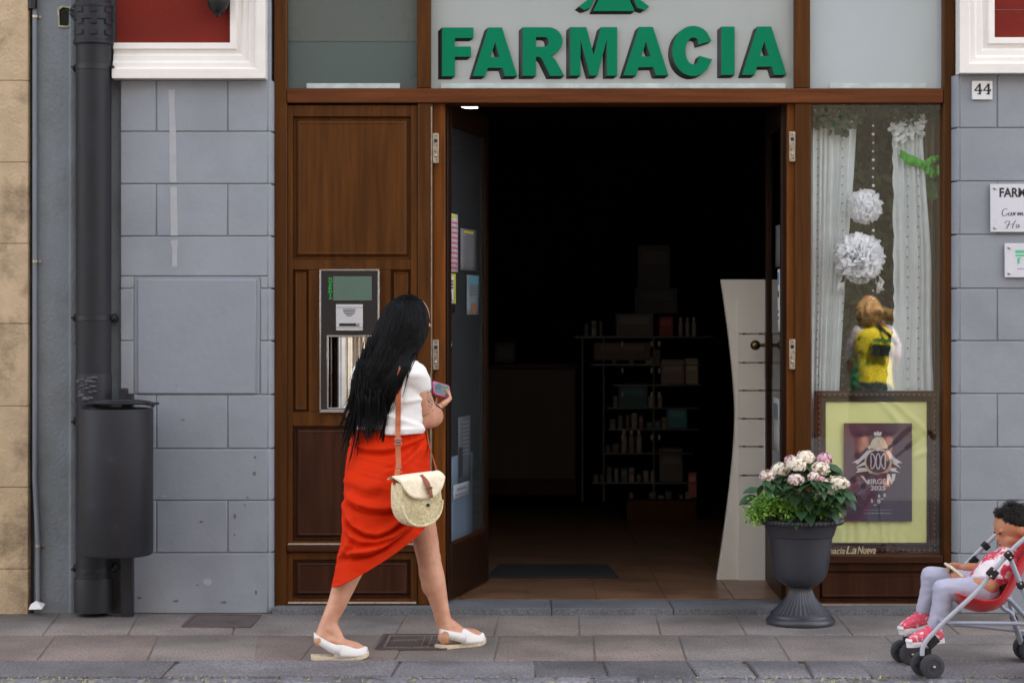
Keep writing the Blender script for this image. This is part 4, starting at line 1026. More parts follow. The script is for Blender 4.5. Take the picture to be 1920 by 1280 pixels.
def ring2(cx, cy, rx, ry, w_, n=28): return [[(cx + rx * math.cos(6.283 * i / n), -(cy + ry * math.sin(6.283 * i / n))) for i in range(n)], [(cx + (rx - w_) * math.cos(6.283 * i / n), -(cy + (ry - w_) * math.sin(6.283 * i / n))) for i in range(n)]]
ng = lambda l: [(a, -b) for a, b in l]
g = MB()
g.poly(ng([(368, 345), (380, 290), (410, 230), (450, 195), (485, 186), (530, 195), (570, 240), (595, 290), (608, 345), (490, 338)]), fq)
g.poly(ring2(480, 505, 172, 166, 22), fq)
g.poly(ng([(330, 590), (380, 640), (480, 662), (590, 630), (640, 560), (650, 520), (652, 560), (610, 640), (480, 676), (380, 655), (325, 600)]), fq)
g.build('emblem', m_pc, ps, smooth=False)
g = MB()
for l in ([(345, 362), (420, 356), (370, 400), (318, 455), (220, 540), (196, 520), (152, 518), (240, 470)], [(316, 500), (320, 545), (240, 570), (192, 578)], [(318, 582), (345, 625), (200, 645), (225, 610), (205, 588)], [(575, 360), (620, 362), (680, 450), (790, 522), (730, 525), (715, 545), (640, 470)], [(645, 500), (735, 545), (772, 595), (655, 520)], [(640, 582), (718, 588), (700, 610), (760, 645), (622, 620)]): g.poly(ng(l), fq2)
for cx_, rx_, sk in ((410, 26, -14), (482, 26, 0), (552, 26, 14)):
    n = 24; bend = lambda a, s: cx_ + s * math.cos(a) + (-18 if cx_ < 450 else 18 if cx_ > 520 else 0) * (math.cos(math.sin(a) * 1.5) * -1 + .5)
    o_ = [(bend(6.283 * i / n, 34), -(500 + 104 * math.sin(6.283 * i / n))) for i in range(n)]; i_ = [(bend(6.283 * i / n, 20), -(500 + 88 * math.sin(6.283 * i / n))) for i in range(n)]
    g.poly([o_, i_], fq2)
for l in ([(435, 178), (425, 140), (445, 126), (460, 140), (477, 115), (494, 140), (510, 126), (528, 140), (518, 178)],): g.poly(ng(l), fq)
g.poly(ring2(480, 258, 40, 46, 10), fq2)
g.poly(ng([(450, 330), (480, 318), (515, 330), (505, 360), (480, 376), (455, 360)]), fq2); g.poly(ng([(348, 325), (372, 300), (392, 325), (372, 358)]), fq2)
g.poly(ng([(255, 680), (300, 690), (330, 740), (350, 755), (352, 730), (376, 730), (376, 788), (345, 788), (310, 745)]), fq2)
mf = lambda x, z_: fq2(x, z_)
put_text(g, 'IRGE', 388, -790, 582, -722, 0, offset=.03, mapf=mf)
g.poly(ng([(592, 660), (622, 660), (655, 735), (655, 660), (705, 660), (690, 740), (662, 765), (655, 800), (618, 735), (615, 795), (592, 795)]), fq2)
put_text(g, '2025', 385, -868, 578, -808, 0, offset=.03, mapf=mf)
put_text(g, 'B', 390, -1022, 418, -978, 0, offset=.02, mapf=mf); put_text(g, '8', 468, -1030, 512, -978, 0, offset=.02, mapf=mf); put_text(g, '8', 478, -960, 508, -918, 0, offset=.02, mapf=mf); put_text(g, '8', 548, -950, 578, -905, 0, offset=.02, mapf=mf)
for (cx_, cy_) in ((443, 1040), (530, 962)): g.poly([(cx_ - 26, -(cy_)), (cx_ - 10, -(cy_ + 18)), (cx_ + 10, -(cy_ + 18)), (cx_ + 26, -cy_), (cx_ + 10, -(cy_ + 9)), (cx_ - 10, -(cy_ + 9))], fq2)
g.build('emblem_ribbons', m_pw, ps, smooth=False)
g = MB()
x = 300
while x < 645: w_ = rng.uniform(14, 50); g.poly(ng([(x, 1110), (x + w_, 1110), (x + w_, 1118), (x, 1118)]), fq2); g.poly(ng([(x, 1148), (x + w_, 1148), (x + w_, 1164), (x, 1164)]), fq2); x += w_ + 8
g.build('small_print', mat('faint_print', C(140, 130, 144), .6), ps, smooth=False)
# gold script on the glass
t2 = thing('window_lettering', 'cream script shop name painted low on the display glass', 'lettering', tuple(P(1595, 1038, YF)))
g = MB(); yl3 = YF + .0385
ptext(g, 'Farmacia', 1531, 1026, 1584, 1038, yl3, shear=.25, offset=.012); ptext(g, 'La', 1586, 1023, 1606, 1038, yl3, shear=.25, offset=.012); ptext(g, 'Nueva', 1608, 1023, 1642, 1038, yl3, shear=.25, offset=.012)
g.build('lettering', mat('cream_script', C(206, 186, 150), .5), t2, smooth=False)
# ================================================================== URN WITH FLOWERS
yu = -.3; cx = PX(1501, yu); su = FPX / (yu - CAMY)
urn = thing('planter_urn', 'dark grey classical urn planter beside the shop doorway', 'planter', (cx, yu, 0))
m_urn = mat('urn_plastic', C(56, 57, 65), .36, var=.12, vs=8, spec=.6, bump=.06, bs=80)
g = MB()
flute = lambda k, a: 1 + .02 * math.cos(a * 36)
g.lathe([(.05, 0), (.152, 0), (.156, .008), (.155, .022), (.148, .03), (.142, .034), (.14, .046), (.13, .055)], (cx, yu, 0), 72); g.build('plinth', m_urn, urn)
g = MB(); g.lathe([(.132, .052), (.112, .07), (.088, .094), (.068, .118), (.056, .142), (.052, .16), (.056, .172)], (cx, yu, 0), 216, fn=lambda k, a: 1 + .022 * math.cos(a * 36)); g.build('fluted_foot', m_urn, urn, sharp=60)
g = MB(); g.lathe([(.03, .166), (.06, .168), (.074, .175), (.095, .19), (.113, .212), (.124, .24), (.13, .28), (.136, .33), (.142, .38), (.144, .395), (.15, .4), (.156, .42), (.166, .448), (.172, .456), (.16, .456), (.14, .4), (.05, .39)], (cx, yu, 0), 72); g.build('bowl', m_urn, urn, sharp=30)
g = MB(); g.lathe([(.168, .452), (.184, .454), (.192, .462), (.192, .472), (.184, .48), (.17, .482), (.158, .478)], (cx, yu, 0), 288, fn=lambda k, a: 1 + (.03 * math.cos(a * 56) if 0 < k < 5 else 0)); g.build('rope_rim', m_urn, urn, sharp=70)
g = MB(); g.lathe([(.005, .45), (.16, .452)], (cx, yu, 0), 24, cap0=True, cap1=False); g.build('soil', mat('potting_soil', C(50, 40, 32), .95, var=.3, vs=40, bump=.6), urn)
hyd = thing('hydrangea', 'pink and cream hydrangea in bloom planted in the urn', 'flowering plant', (cx, yu, .45))
heads = [(1438, 892, 13, 1), (1463, 882, 17, 0), (1493, 872, 18.5, 0), (1510, 859, 17, 0), (1482, 863, 11, 2), (1492, 900, 14, 1), (1538, 880, 17, 0), (1546, 861, 14, 2), (1526, 894, 11, 1), (1540, 898, 6, 2), (1552, 914, 19, 0), (1572, 906, 16, 0), (1583, 907, 10, 1)]
m_h = [mat('cream_florets', C(252, 242, 222), .7, var=.06, vs=60, col2=C(250, 228, 216), mask=(.45, .65), ms=30), mat('blush_florets', C(246, 224, 224), .7, var=.1, vs=60), mat('pink_florets', C(238, 186, 206), .7, var=.12, vs=60)]
m_lf = mat('hydrangea_leaf', C(54, 84, 52), .45, var=.3, vs=14, spec=.4)
m_st = mat('green_stem', C(84, 104, 60), .6)
m_core = mat('floret_shade', C(186, 172, 132), .8, var=.2, vs=60)
gs = MB(); gl = MB()
for i, (px, py, r, kd) in enumerate(heads):
    y = yu - .1 + rng.uniform(-.03, .05) + (.06 if py < 870 else 0) - (.11 if py > 890 else 0); c = P(px, py, y); r = r / su
    g = MB(); n = int(120 * (r / .04) ** 1.6) + 34
    for k in range(n):
        d = Vector((rng.gauss(0, 1), rng.gauss(0, 1), rng.gauss(.15, 1))); d.normalize()
        if d.z < -.55: continue
        p = c + Vector((d.x * r, d.y * r, d.z * r * .82)) * rng.uniform(.86, 1.1)
        u = d.orthogonal().normalized(); v = d.cross(u); a0 = rng.uniform(0, 1.6); ps_ = r * rng.uniform(.19, .25) if r > .03 else r * .28
        for q in range(4):
            a = a0 + q * 1.571; e = u * math.cos(a) + v * math.sin(a); s_ = u * -math.sin(a) + v * math.cos(a)
            g.add([p, p + e * ps_ * .6 + s_ * ps_ * .5 + d * .0015, p + e * ps_ * 1.05 + d * .0008, p + e * ps_ * .6 - s_ * ps_ * .5 + d * .0015], [(0, 3, 2, 1)])
    g.cur = 1; g.ell(c, (r * .78, r * .78, r * .6), seg=14, rg=8)
    g.build('flower_head', [m_h[kd], m_core], hyd, sharp=180, label='pinker flower head' if kd == 2 else None)
    b0 = Vector((cx + rng.uniform(-.06, .06), yu + rng.uniform(-.05, .05), .45)); gs.tube(catmull([b0, (b0 + c) / 2 + Vector((rng.uniform(-.02, .02), 0, .02)), c - Vector((0, 0, r * .5))], 4), .003, 6)
    for k in range(9):
        a = rng.uniform(0, 6.283); d = Vector((math.cos(a), math.sin(a) - .25, rng.uniform(-.5, .15))); leaf(gl, c - Vector((0, 0, r * rng.uniform(.6, 1.3))), d, (0, 0, 1), rng.uniform(.055, .09), rng.uniform(.035, .055), rng.uniform(.2, .6))
for i in range(150):
    a = rng.uniform(0, 6.283); rr_ = rng.uniform(.03, .16); p = Vector((cx + rr_ * math.cos(a) + .01, yu + rr_ * math.sin(a), rng.uniform(.5, .6))); d = Vector((math.cos(a), math.sin(a) - .2, rng.uniform(-.5, .3))); leaf(gl, p, d, (d.x * .3, d.y * .3 - .2, 1), rng.uniform(.06, .1), rng.uniform(.04, .06), rng.uniform(.2, .7))
for px, py, dx, dz in ((1405, 935, -1, -.25), (1418, 925, -.8, .1), (1575, 940, .7, -.8), (1590, 935, .9, -.6), (1585, 925, .8, -.3), (1560, 945, .3, -.8), (1560, 878, 1, -.2), (1565, 893, 1, -.1)):
    p = P(px - dx * 14, py - 6, yu - .1); leaf(gl, p, (dx, -.3, dz), (0, -.6, 1), .09, .05, .3)
gl.build('leaves', m_lf, hyd, sharp=180); gs.build('stems', m_st, hyd)
tr = thing('trailing_groundcover', 'bright green small-leaved trailing plant spilling over the urn rim', 'plant', (cx - .05, yu - .1, .46))
g = MB()
clumps = [(1428, 948, .06, 210), (1412, 962, .04, 110), (1418, 975, .022, 45), (1462, 945, .045, 120), (1480, 952, .055, 190), (1500, 950, .045, 130), (1524, 950, .05, 140), (1543, 957, .035, 80), (1562, 950, .035, 60), (1445, 938, .04, 90), (1470, 968, .02, 30)]
for (px, py, r, n) in clumps:
    c = P(px, py, yu - .13)
    for k in range(n):
        d = Vector((rng.gauss(0, 1), rng.gauss(0, .8), rng.gauss(0, .8))); p = c + d * r * .45; dd = d + Vector((rng.gauss(0, .6), rng.gauss(-.3, .6), rng.gauss(.2, .7))); leaf(g, p, dd, (rng.gauss(0, .5), -.5, 1), rng.uniform(.012, .022), rng.uniform(.008, .014), .3)
g.build('leaves', mat('bright_leaf', C(136, 178, 66), .5, var=.3, vs=40, col2=C(92, 142, 48), mask=(.4, .6), ms=25), tr, sharp=180)
g = MB()
for (px, py, r, n) in clumps:
    c = P(px, py, yu - .13)
    for k in range(6): g.tube([Vector((cx + (c.x - cx) * .6, yu - .08, .46)), c + Vector((rng.gauss(0, r * .5), rng.gauss(0, r * .3), rng.gauss(0, r * .5)))], .0012, 5)
g.build('stems', m_st, tr)
# ================================================================== PAVEMENT COVERS
m_cov = mat('rusty_cast_iron', C(96, 84, 82), .65, var=.25, vs=20, metal=.2, bump=.3, bs=60, col2=C(84, 66, 58), mask=(.5, .7), ms=9)
def cover(label, q, seed, bars):
    t = thing('access_cover', label, 'cover', tuple(sum((Vector(p) for p in q), Vector()) / 4))
    a, b, c, d = [Vector(p) for p in q]; f = lambda u, v: (a * (1 - u) + b * u) * (1 - v) + (d * (1 - u) + c * u) * v
    g = MB()
    def strip(u0, v0, u1, v1, z0, z1):
        w_ = [f(u0, v0), f(u1, v0), f(u1, v1), f(u0, v1)]; g.loft([[p + Vector((0, 0, z)) for p in w_] for z in (z0, z1)])
    strip(0, 0, 1, .06, 0, .006); strip(0, .94, 1, 1, 0, .006); strip(0, .06, .05, .94, 0, .006); strip(.95, .06, 1, .94, 0, .006); g.build('rim', m_cov, t)
    g = MB(); strip(.05, .06, .95, .94, 0, .0035); g.build('plate', m_cov, t)
    g = MB()
    for (u0, v0, u1, v1) in bars: strip(u0, v0, u1, v1, .003, .006)
    if bars: g.each('raised_bar', mat('worn_iron_edge', C(120, 108, 104), .6, var=.3, vs=30), t)
    return t
G = lambda px, py: (lambda d: ((px - 960) * d / FPX, CAMY + d, .001))(CAMZ * FPX / (py - 590))
cover('dark ribbed access cover set in the paving under the walking woman', [G(703, 1219), G(838, 1218), G(846, 1190), G(719, 1190)], 1, [(.1, .1, .9, .14), (.1, .86, .9, .9), (.1, .14, .13, .86), (.62, .14, .64, .86), (.72, .14, .74, .86), (.82, .14, .84, .86)] + [(.2 + k * .05, .5, .23 + k * .05, .6) for k in range(7)])
cover('plain rusty access cover at the foot of the grey wall near the litter bin', [G(340, 1176), G(470, 1177), G(491, 1154), G(362, 1153)], 2, [])
# ================================================================== INSIDE THE SHOP
lamp = thing('ceiling_lamp', 'short lit strip lamp on the dark ceiling just inside the door', 'ceiling lamp', (PX(869, 1.8), 1.8, 2.56))
z0 = PZ(200, 1.8)
g = MB(); g.box(PX(844, 1.8), PX(897, 1.8), 1.78, 1.95, z0 + .012, 2.72); g.build('casing', M['dark'], lamp)
g = MB(); g.box(PX(846, 1.8), PX(895, 1.8), 1.785, 1.9, z0, z0 + .012)
g.build('diffuser', mat('lamp_glow', (1, .95, .85), .5, var=0, emit=1.6), lamp)
g = MB()
pl = [PX(910, 1.25), PX(1165, 1.25)]; ya = CAMY + (CAMZ - .036) * FPX / (1083 - 590); yb2 = CAMY + (CAMZ - .036) * FPX / (1060 - 590)
g.loft([[Vector((PX(912, ya), ya, zz)), Vector((PX(1160, ya), ya, zz)), Vector((PX(1140, yb2), yb2, zz)), Vector((PX(935, yb2), yb2, zz))] for zz in (.037, .046)])
g.build('door_mat', mat('black_rubber_mat', C(40, 42, 46), .8, var=.3, vs=60, bump=.5), bevel=.003, label='dark rubber mat on the floor inside the entrance', cat='mat')
# white leaflet stand behind the right leaf
ys = .95; t = thing('leaflet_stand', 'tall white leaflet stand with concave side behind the knobbed door', 'display stand', (PX(1410, ys), ys, .036))
m_std = mat('white_laminate', C(214, 208, 196), .5, var=.03)
edge = catmull([Vector((px, py, 0)) for px, py in ((1352, 524), (1360, 580), (1370, 660), (1377, 740), (1378, 800), (1373, 870), (1364, 950), (1353, 1030), (1343, 1093))], 4)
g = MB(); right = 1480
def prof_at(py):
    for i in range(len(edge) - 1):
        if edge[i].y <= py <= edge[i + 1].y: u = (py - edge[i].y) / max(1e-6, edge[i + 1].y - edge[i].y); return edge[i].x + (edge[i + 1].x - edge[i].x) * u
    return edge[-1].x
rings = []
for e in edge:
    a = P(e.x, e.y, ys); b = P(right, e.y, ys); rings.append([a, b, b + Vector((0, .05, 0)), a + Vector((0, .05, 0))])
g.loft(rings[::-1]); g.build('back_panel', m_std, t, bevel=.003)
g = MB(); 
for (py0, py1) in ((562, 625), (627, 679), (681, 731), (733, 784), (786, 836), (838, 890), (892, 943), (945, 1092)):
    g.pbox(1385, py0 + .5, 1476, py1 - .5, ys - .022, .021)
g.each('pocket', m_std, t, bevel=.0015)
g = MB()
for py in (626, 680, 732, 785, 837, 891, 944):
    for px in (1395, 1426): g.pbox(px - 3, py - 1.6, px + 3, py + .4, ys - .026, .01)
g.each('pocket_clip', M['black'], t)
g = MB(); g.pbox(1340, 1091, 1432, 1096, ys - .03, .16); g.pbox(1432, 1091, 1480, 1096, ys - .03, .1); g.build('base', m_std, t)
g = MB(); g.pbox(1432, 786, 1470, 870, ys - .025, .002); g.build('leaflet', M['paper'], t)
# centre gondola
yg = 4.0
t = thing('shelf_unit', 'dim gondola of glass shelves with wooden base in the middle of the shop', 'shelves', (PX(1195, yg), yg, .036))
g = MB(); g.pbox(1175, 938, 1306, 976, yg - .1, .6); g.build('base', M['wood'], t, bevel=.004)
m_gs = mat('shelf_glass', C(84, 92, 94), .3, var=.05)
g = MB()
for py, a, b in ((632, 1078, 1340), (684, 1110, 1315), (722, 1150, 1315), (765, 1140, 1310), (805, 1140, 1310), (850, 1130, 1300), (905, 1110, 1306)): g.pbox(a, py - 1.2, b, py + 1.2, yg, .4)
g.each('shelf', m_gs, t)
g = MB()
for px in (1092, 1226, 1132): g.pbox(px - 1.3, 632, px + 1.3, 940, yg - .01, .03)
g.each('upright', mat('shelf_upright', C(96, 94, 92), .5, var=.1), t)
g = MB()
for px in (1167, 1222, 1236): 
    for py in (640, 690, 735, 815): g.pbox(px - 1.6, py, px + 1.6, py + 9, yg - .04, .01)
g.each('price_clip', m_std, t)
def prod(label, px0, py0, px1, py1, y, col, kind='product_box', dep=.08, extra=None):
    a = P(px0, py1, y); b = P(px1, py0, y); t = thing(kind, label, 'box' if 'box' in kind else 'bottle', ((a.x + b.x) / 2, y, a.z))
    m = mat(kind + '_print', C(*[q * 1.0 for q in col]), .5, var=.1)
    g = MB()
    if kind == 'product_box':
        g.box(a.x, b.x, y, y + dep, a.z, b.z); g.build('carton', m, t, bevel=.002)
        g = MB(); g.box(a.x + (b.x - a.x) * .12, b.x - (b.x - a.x) * .12, y - .001, y + .01, a.z + (b.z - a.z) * .55, a.z + (b.z - a.z) * .85); g.build('label', mat('carton_label', C(*[min(255, c + 34) for c in col]), .6), t)
    else:
        c = ((a.x + b.x) / 2, y, a.z); r = (b.x - a.x) / 2; h_ = b.z - a.z
        g.lathe([(r * .9, 0), (r, h_ * .03), (r, h_ * .7), (r * .5, h_ * .8), (r * .5, h_ * .84)], c, 18); g.build('bottle_body', m, t)
        g = MB(); g.lathe([(r * .56, h_ * .84), (r * .56, h_)], c, 14); g.build('cap', m_std, t)
    return t
prod('long pinkish carton on the top shelf of the gondola', 1114, 642, 1220, 675, yg + .02, (96, 70, 66), dep=.15)
prod('greyish carton standing on the gondola top', 1155, 588, 1225, 631, yg + .06, (92, 90, 90))
prod('red carton on the gondola top at right', 1236, 594, 1262, 631, yg + .05, (140, 50, 44))
prod('mauve carton on the right of the second shelf', 1240, 674, 1283, 720, yg + .04, (140, 124, 124))
prod('cream upright carton beside the mauve one', 1286, 672, 1309, 720, yg + .03, (170, 158, 146))
prod('teal pack on the middle shelf left', 1160, 722, 1214, 763, yg + .04, (40, 92, 100))
prod('teal cube carton on the middle shelf right', 1250, 764, 1288, 803, yg + .03, (56, 130, 142))
prod('pink tall carton on the bottom shelf right', 1291, 886, 1306, 932, yg + .02, (190, 112, 110))
prod('grey wide carton on the lower shelf right', 1236, 840, 1280, 903, yg + .08, (96, 92, 92))
prod('pale cards leaning on the gondola top', 1196, 460, 1256, 540, yg + .12, (52, 50, 48), dep=.02)
prod('grey display carton below the pale cards', 1190, 540, 1270, 588, yg + .1, (46, 45, 45), dep=.1)
for i, (a, c, l) in enumerate(((1170, (150, 150, 150), 'white pump bottle on the fourth shelf nearest the upright'), (1184, (120, 120, 124), 'grey bottle in the middle of the fourth shelf row'), (1198, (160, 158, 150), 'cream bottle at the right of the fourth shelf row'))):
    prod(l, a - 5.5, 806, a + 5.5, 848, yg + .04, c, 'product_bottle')
for a, l in ((1276, 'white slim tube on the gondola top nearest the red carton'), (1289, 'white slim tube in the middle of three on the gondola top'), (1301, 'white slim tube at the end of the gondola top')):
    prod(l, a - 4, 595, a + 4, 631, yg + .05, (170, 170, 168), 'product_bottle')
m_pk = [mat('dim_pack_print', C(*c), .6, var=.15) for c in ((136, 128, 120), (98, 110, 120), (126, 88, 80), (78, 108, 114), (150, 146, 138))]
base_pk = None; rp_ = random.Random(21)
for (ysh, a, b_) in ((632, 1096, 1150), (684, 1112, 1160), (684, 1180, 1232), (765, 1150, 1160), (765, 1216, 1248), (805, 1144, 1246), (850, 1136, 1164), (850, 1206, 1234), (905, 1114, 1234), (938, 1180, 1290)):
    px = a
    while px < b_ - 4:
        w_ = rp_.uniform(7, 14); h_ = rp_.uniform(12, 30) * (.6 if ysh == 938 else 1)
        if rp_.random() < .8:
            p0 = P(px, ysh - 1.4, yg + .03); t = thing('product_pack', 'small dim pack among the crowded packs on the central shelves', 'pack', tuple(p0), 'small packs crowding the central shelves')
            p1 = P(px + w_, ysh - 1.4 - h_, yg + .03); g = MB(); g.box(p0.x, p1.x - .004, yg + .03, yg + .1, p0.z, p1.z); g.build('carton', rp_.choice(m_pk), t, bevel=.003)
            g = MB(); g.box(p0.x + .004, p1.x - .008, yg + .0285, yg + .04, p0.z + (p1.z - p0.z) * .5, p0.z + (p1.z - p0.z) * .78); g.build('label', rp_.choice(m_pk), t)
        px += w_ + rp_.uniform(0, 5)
# counter at the back left
yc = 4.6; t = thing('shop_counter', 'dim white counter with brown plinth at the back of the shop beyond the folded door', 'counter', (PX(1000, yc), yc, .036))
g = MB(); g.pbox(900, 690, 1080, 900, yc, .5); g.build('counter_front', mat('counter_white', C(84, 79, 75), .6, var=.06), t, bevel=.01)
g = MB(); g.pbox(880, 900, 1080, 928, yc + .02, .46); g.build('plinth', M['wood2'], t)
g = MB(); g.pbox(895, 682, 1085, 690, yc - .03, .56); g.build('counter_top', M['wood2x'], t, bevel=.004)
t = thing('till_screen', 'small till with lit strip and yellow tag on the counter', 'till', (PX(950, yc), yc, PZ(682, yc)))
g = MB(); g.pbox(925, 640, 968, 682, yc + .1, .1); g.build('till_body', M['black'], t, bevel=.01)
g = MB(); g.pbox(934, 650, 962, 672, yc + .098, .004); g.build('till_label', m_grey, t)  # plain grey strip on the till
# ================================================================== PEOPLE
from mathutils.bvhtree import BVHTree
m_skin = mat('tan_skin', C(214, 162, 134), .5, var=.06, vs=10, sss=.12, bump=.04, bs=220, spec=.35, col2=C(196, 134, 110), mask=(.42, .7), ms=9)
m_cskin = mat('brown_child_skin', C(192, 134, 104), .5, var=.05, vs=12, sss=.12, spec=.35)
m_hair = mat('black_hair', (.0018, .0017, .0026), .36, var=.4, vs=30, vscale=(8, 8, 1), spec=.22)
m_tee = mat('white_cotton', C(236, 232, 230), .85, var=.02, vs=20, bump=.05, bs=400, sheen=.2)
m_skirt = mat('orange_red_crepe', C(208, 46, 7), .8, var=.04, vs=14, bump=.04, bs=300, spec=.12)
m_jute = mat('jute_rope', C(224, 206, 178), .9, var=.2, vs=60, bump=.6, bs=200)
m_tan = mat('tan_leather', C(172, 92, 54), .5, var=.12, vs=20, bump=.1, bs=150)
def limb(mb, pts, rs, n=5, seg=18, up=None, asp=1.):
    mb.tube(catmull(pts, n), cat1(rs, n), seg, ends='round', up=up, asp=asp)
def hand(mb, w, d, pn, side, s=1., curl=(30, 40, 30), spread=1., thumb=(.75, .55, .35), splay=0.):
    """palm, four fingers of unequal length with two knuckle bends, thumb from the side of the palm"""
    w = Vector(w); d = Vector(d).normalized(); pn = Vector(pn); pn = (pn - d * pn.dot(d)).normalized(); lat = d.cross(pn) * side
    mb.tube([w - d * .012 * s, w + d * .015 * s, w + d * .045 * s, w + d * .075 * s, w + d * .088 * s], [.024 * s, .03 * s, .037 * s, .038 * s, .034 * s], 14, ends='round', up=lat, asp=.42)
    for k, (off, L, r) in enumerate(((.027, .072, .0085), (.009, .08, .0088), (-.0095, .074, .0083), (-.027, .058, .0075))):
        p = w + d * (.084 - abs(off - .009) * .25) * s + lat * off * s; th = 0; q = [p - d * .018 * s, p]
        for j in range(3):
            th += curl[j] + (k - 1) * splay; p = p + (d * math.cos(R(th)) + pn * math.sin(R(th)) + lat * off * 1.2 * spread) * L * s * (.45, .32, .25)[j]; q.append(p)
        mb.tube(catmull(q, 3), cat1([r * s, r * s, r * s * .97, r * s * .88, r * s * .74], 3), 10, ends='round')
    b = w + d * .02 * s + lat * .024 * s; t1 = (lat * thumb[0] + d * thumb[1] + pn * thumb[2]).normalized(); t2 = (lat * thumb[0] * .35 + d * .8 + pn * thumb[2] * 1.2).normalized()
    mb.tube([b - t1 * .006 * s, b + t1 * .032 * s, b + t1 * .036 * s + t2 * .028 * s, b + t1 * .036 * s + t2 * .05 * s], [.0135 * s, .011 * s, .0095 * s, .0078 * s], 10, ends='round')
# ------------------------------------------------------------------ the walking woman
wo = thing('person', 'woman with long black hair in white tee and orange red wrap skirt walking past', 'person', (P(735, 1225, -1.1).x, -1.1, 0))
rt = Vector((.77, -.64, 0)); fw = Vector((.64, .77, 0)); UP = Vector((0, 0, 1))
def ell_ring(c, a, b, n=40, ru=rt, fu=fw): return [c + ru * (a * math.cos(6.28319 * i / n)) + fu * (b * math.sin(6.28319 * i / n)) for i in range(n)]
def torso(mb, rows, k=0.):
    rows = [(Vector(c), a + k, b + k) for c, a, b in rows]
    cs = catmull([r[0] for r in rows], 5); as_ = cat1([r[1] for r in rows], 5); bs_ = cat1([r[2] for r in rows], 5)
    mb.loft([ell_ring(c, a, b) for c, a, b in zip(cs, as_, bs_)])
trows = [(P(722, 905, -1.1), .115, .075), (P(725, 860, -1.1), .12, .078), (P(729, 812, -1.1), .128, .08), (P(733, 770, -1.10), .142, .094), (P(736, 728, -1.10), .15, .103), (P(735, 700, -1.10), .148, .096), (P(738, 682, -1.10), .118, .075), (P(746, 668, -1.09), .062, .058)]
shR = P(771, 697, -1.19); shL = P(690, 692, -.99)
elR = P(800, 781, -1.11); wrR = P(815, 769, -.97)
elL = P(664, 772, -1.0); wrL = P(745, 762, -.84)
B = MB()
torso(B, trows)
limb(B, [P(744, 690, -1.1), P(749, 668, -1.085), P(757, 640, -1.07)], [.056, .05, .048])
hc = P(766, 603, -1.055)
hf = Vector((.72, .6, -.34)).normalized(); hr = hf.cross(UP).normalized(); hu = hr.cross(hf)
HM = Matrix((hr, hf, hu)).transposed()
B.ell(hc + hu * .02, (.072, .09, .09), HM); B.ell(hc + hf * .035 - hu * .045, (.055, .055, .062), HM)
B.ell(hc + hf * .092 - hu * .02, (.011, .017, .019), HM, 10, 8); B.ell(hc + hf * .085 - hu * .055, (.022, .012, .009), HM, 12, 8); B.ell(hc + hf * .075 - hu * .085, (.022, .016, .016), HM, 12, 8)
for s_ in (-1, 1): B.ell(hc + hr * .073 * s_ - hf * .005, (.01, .018, .028), HM, 12, 8); B.ell(hc + hr * .03 * s_ + hf * .075 + hu * .012, (.022, .014, .01), HM, 10, 6)
limb(B, [shR, (shR + elR) / 2 + Vector((.004, -.01, 0)), elR], [.044, .046, .049]); limb(B, [elR, (elR + wrR) / 2 + Vector((.012, 0, -.012)), wrR], [.049, .043, .028])
limb(B, [shL, (shL + elL) / 2, elL], [.048, .044, .04]); limb(B, [elL, (elL + wrL) / 2, wrL], [.04, .036, .027])
pc = P(827, 733, -.9)                                         # the phone
hand(B, wrR, Vector((.72, .42, .52)), Vector((-.5, .1, .85)), -1, .8, (15, 48, 45), thumb=(.7, .6, .5))
hand(B, wrL, Vector((.75, .4, .35)), Vector((0, .5, .9)), -1, .92, (30, 40, 30))
# legs
hipL, knL, anL = P(757, 880, -1.03), P(804, 1046, -.975), P(833, 1170, -.97)
hipR, knR, anR = P(712, 885, -1.15), P(676, 1035, -1.19), P(613, 1172, -1.25)
limb(B, [hipL, (hipL * .5 + knL * .5) + Vector((.012, 0, 0)), knL, knL * .72 + anL * .28 + Vector((-.004, 0, 0)), knL * .3 + anL * .7, anL], [.062, .062, .05, .053, .038, .0335])
limb(B, [hipR, hipR * .5 + knR * .5, knR, knR * .72 + anR * .28 + Vector((-.008, 0, 0)), knR * .3 + anR * .7, anR], [.06, .06, .048, .052, .039, .033])
B.ell(knL + Vector((.018, .01, .0)), (.034, .036, .042)); B.ell(knL * .7 + anL * .3 + Vector((-.02, -.012, 0)), (.034, .036, .075)); B.ell(knR * .66 + anR * .34 + Vector((-.02, -.01, 0)), (.034, .036, .075))
def foot(mb, heel, ang, L, ank, lift=0.):
    d = Vector((math.cos(ang), math.sin(ang), 0)); n = Vector((-d.y, d.x, 0)); h = Vector(heel); z = .02
    F = lambda u, v, zz: h + d * u * L + n * v + Vector((0, 0, zz))
    mb.tube(catmull([F(.07, 0, z + .03 + lift), F(.3, 0, z + .04 + lift * .55), F(.55, 0, z + .032 + lift * .15), F(.78, 0, z + .022), F(.95, 0, z + .016)], 4), cat1([.027, .031, .033, .034, .018], 4), 16, ends='round', up=n, asp=.8)
    mb.ell(F(.09, 0, z + .028 + lift), (.03, .03, .03)); mb.tube([F(.12, 0, z + .04 + lift), Vector(ank)], [.031, .034], 14, ends='round'); mb.tube([F(.45, 0, z + .04 + lift * .3), Vector(ank) + d * .01], [.026, .034], 14, ends='round')
    for s_ in (-1, 1): mb.ell(Vector(ank) + n * s_ * .027 + Vector((0, 0, -.012)), (.014, .014, .014), seg=10, rg=6)
    return F, d, n
hF, hRr = P(822, 1213, -1.0), P(586, 1232, -1.27); hF.z = hRr.z = 0
aF, aR = R(33), R(6)
dF = Vector((math.cos(aF), math.sin(aF), 0)); dR = Vector((math.cos(aR), math.sin(aR), 0))
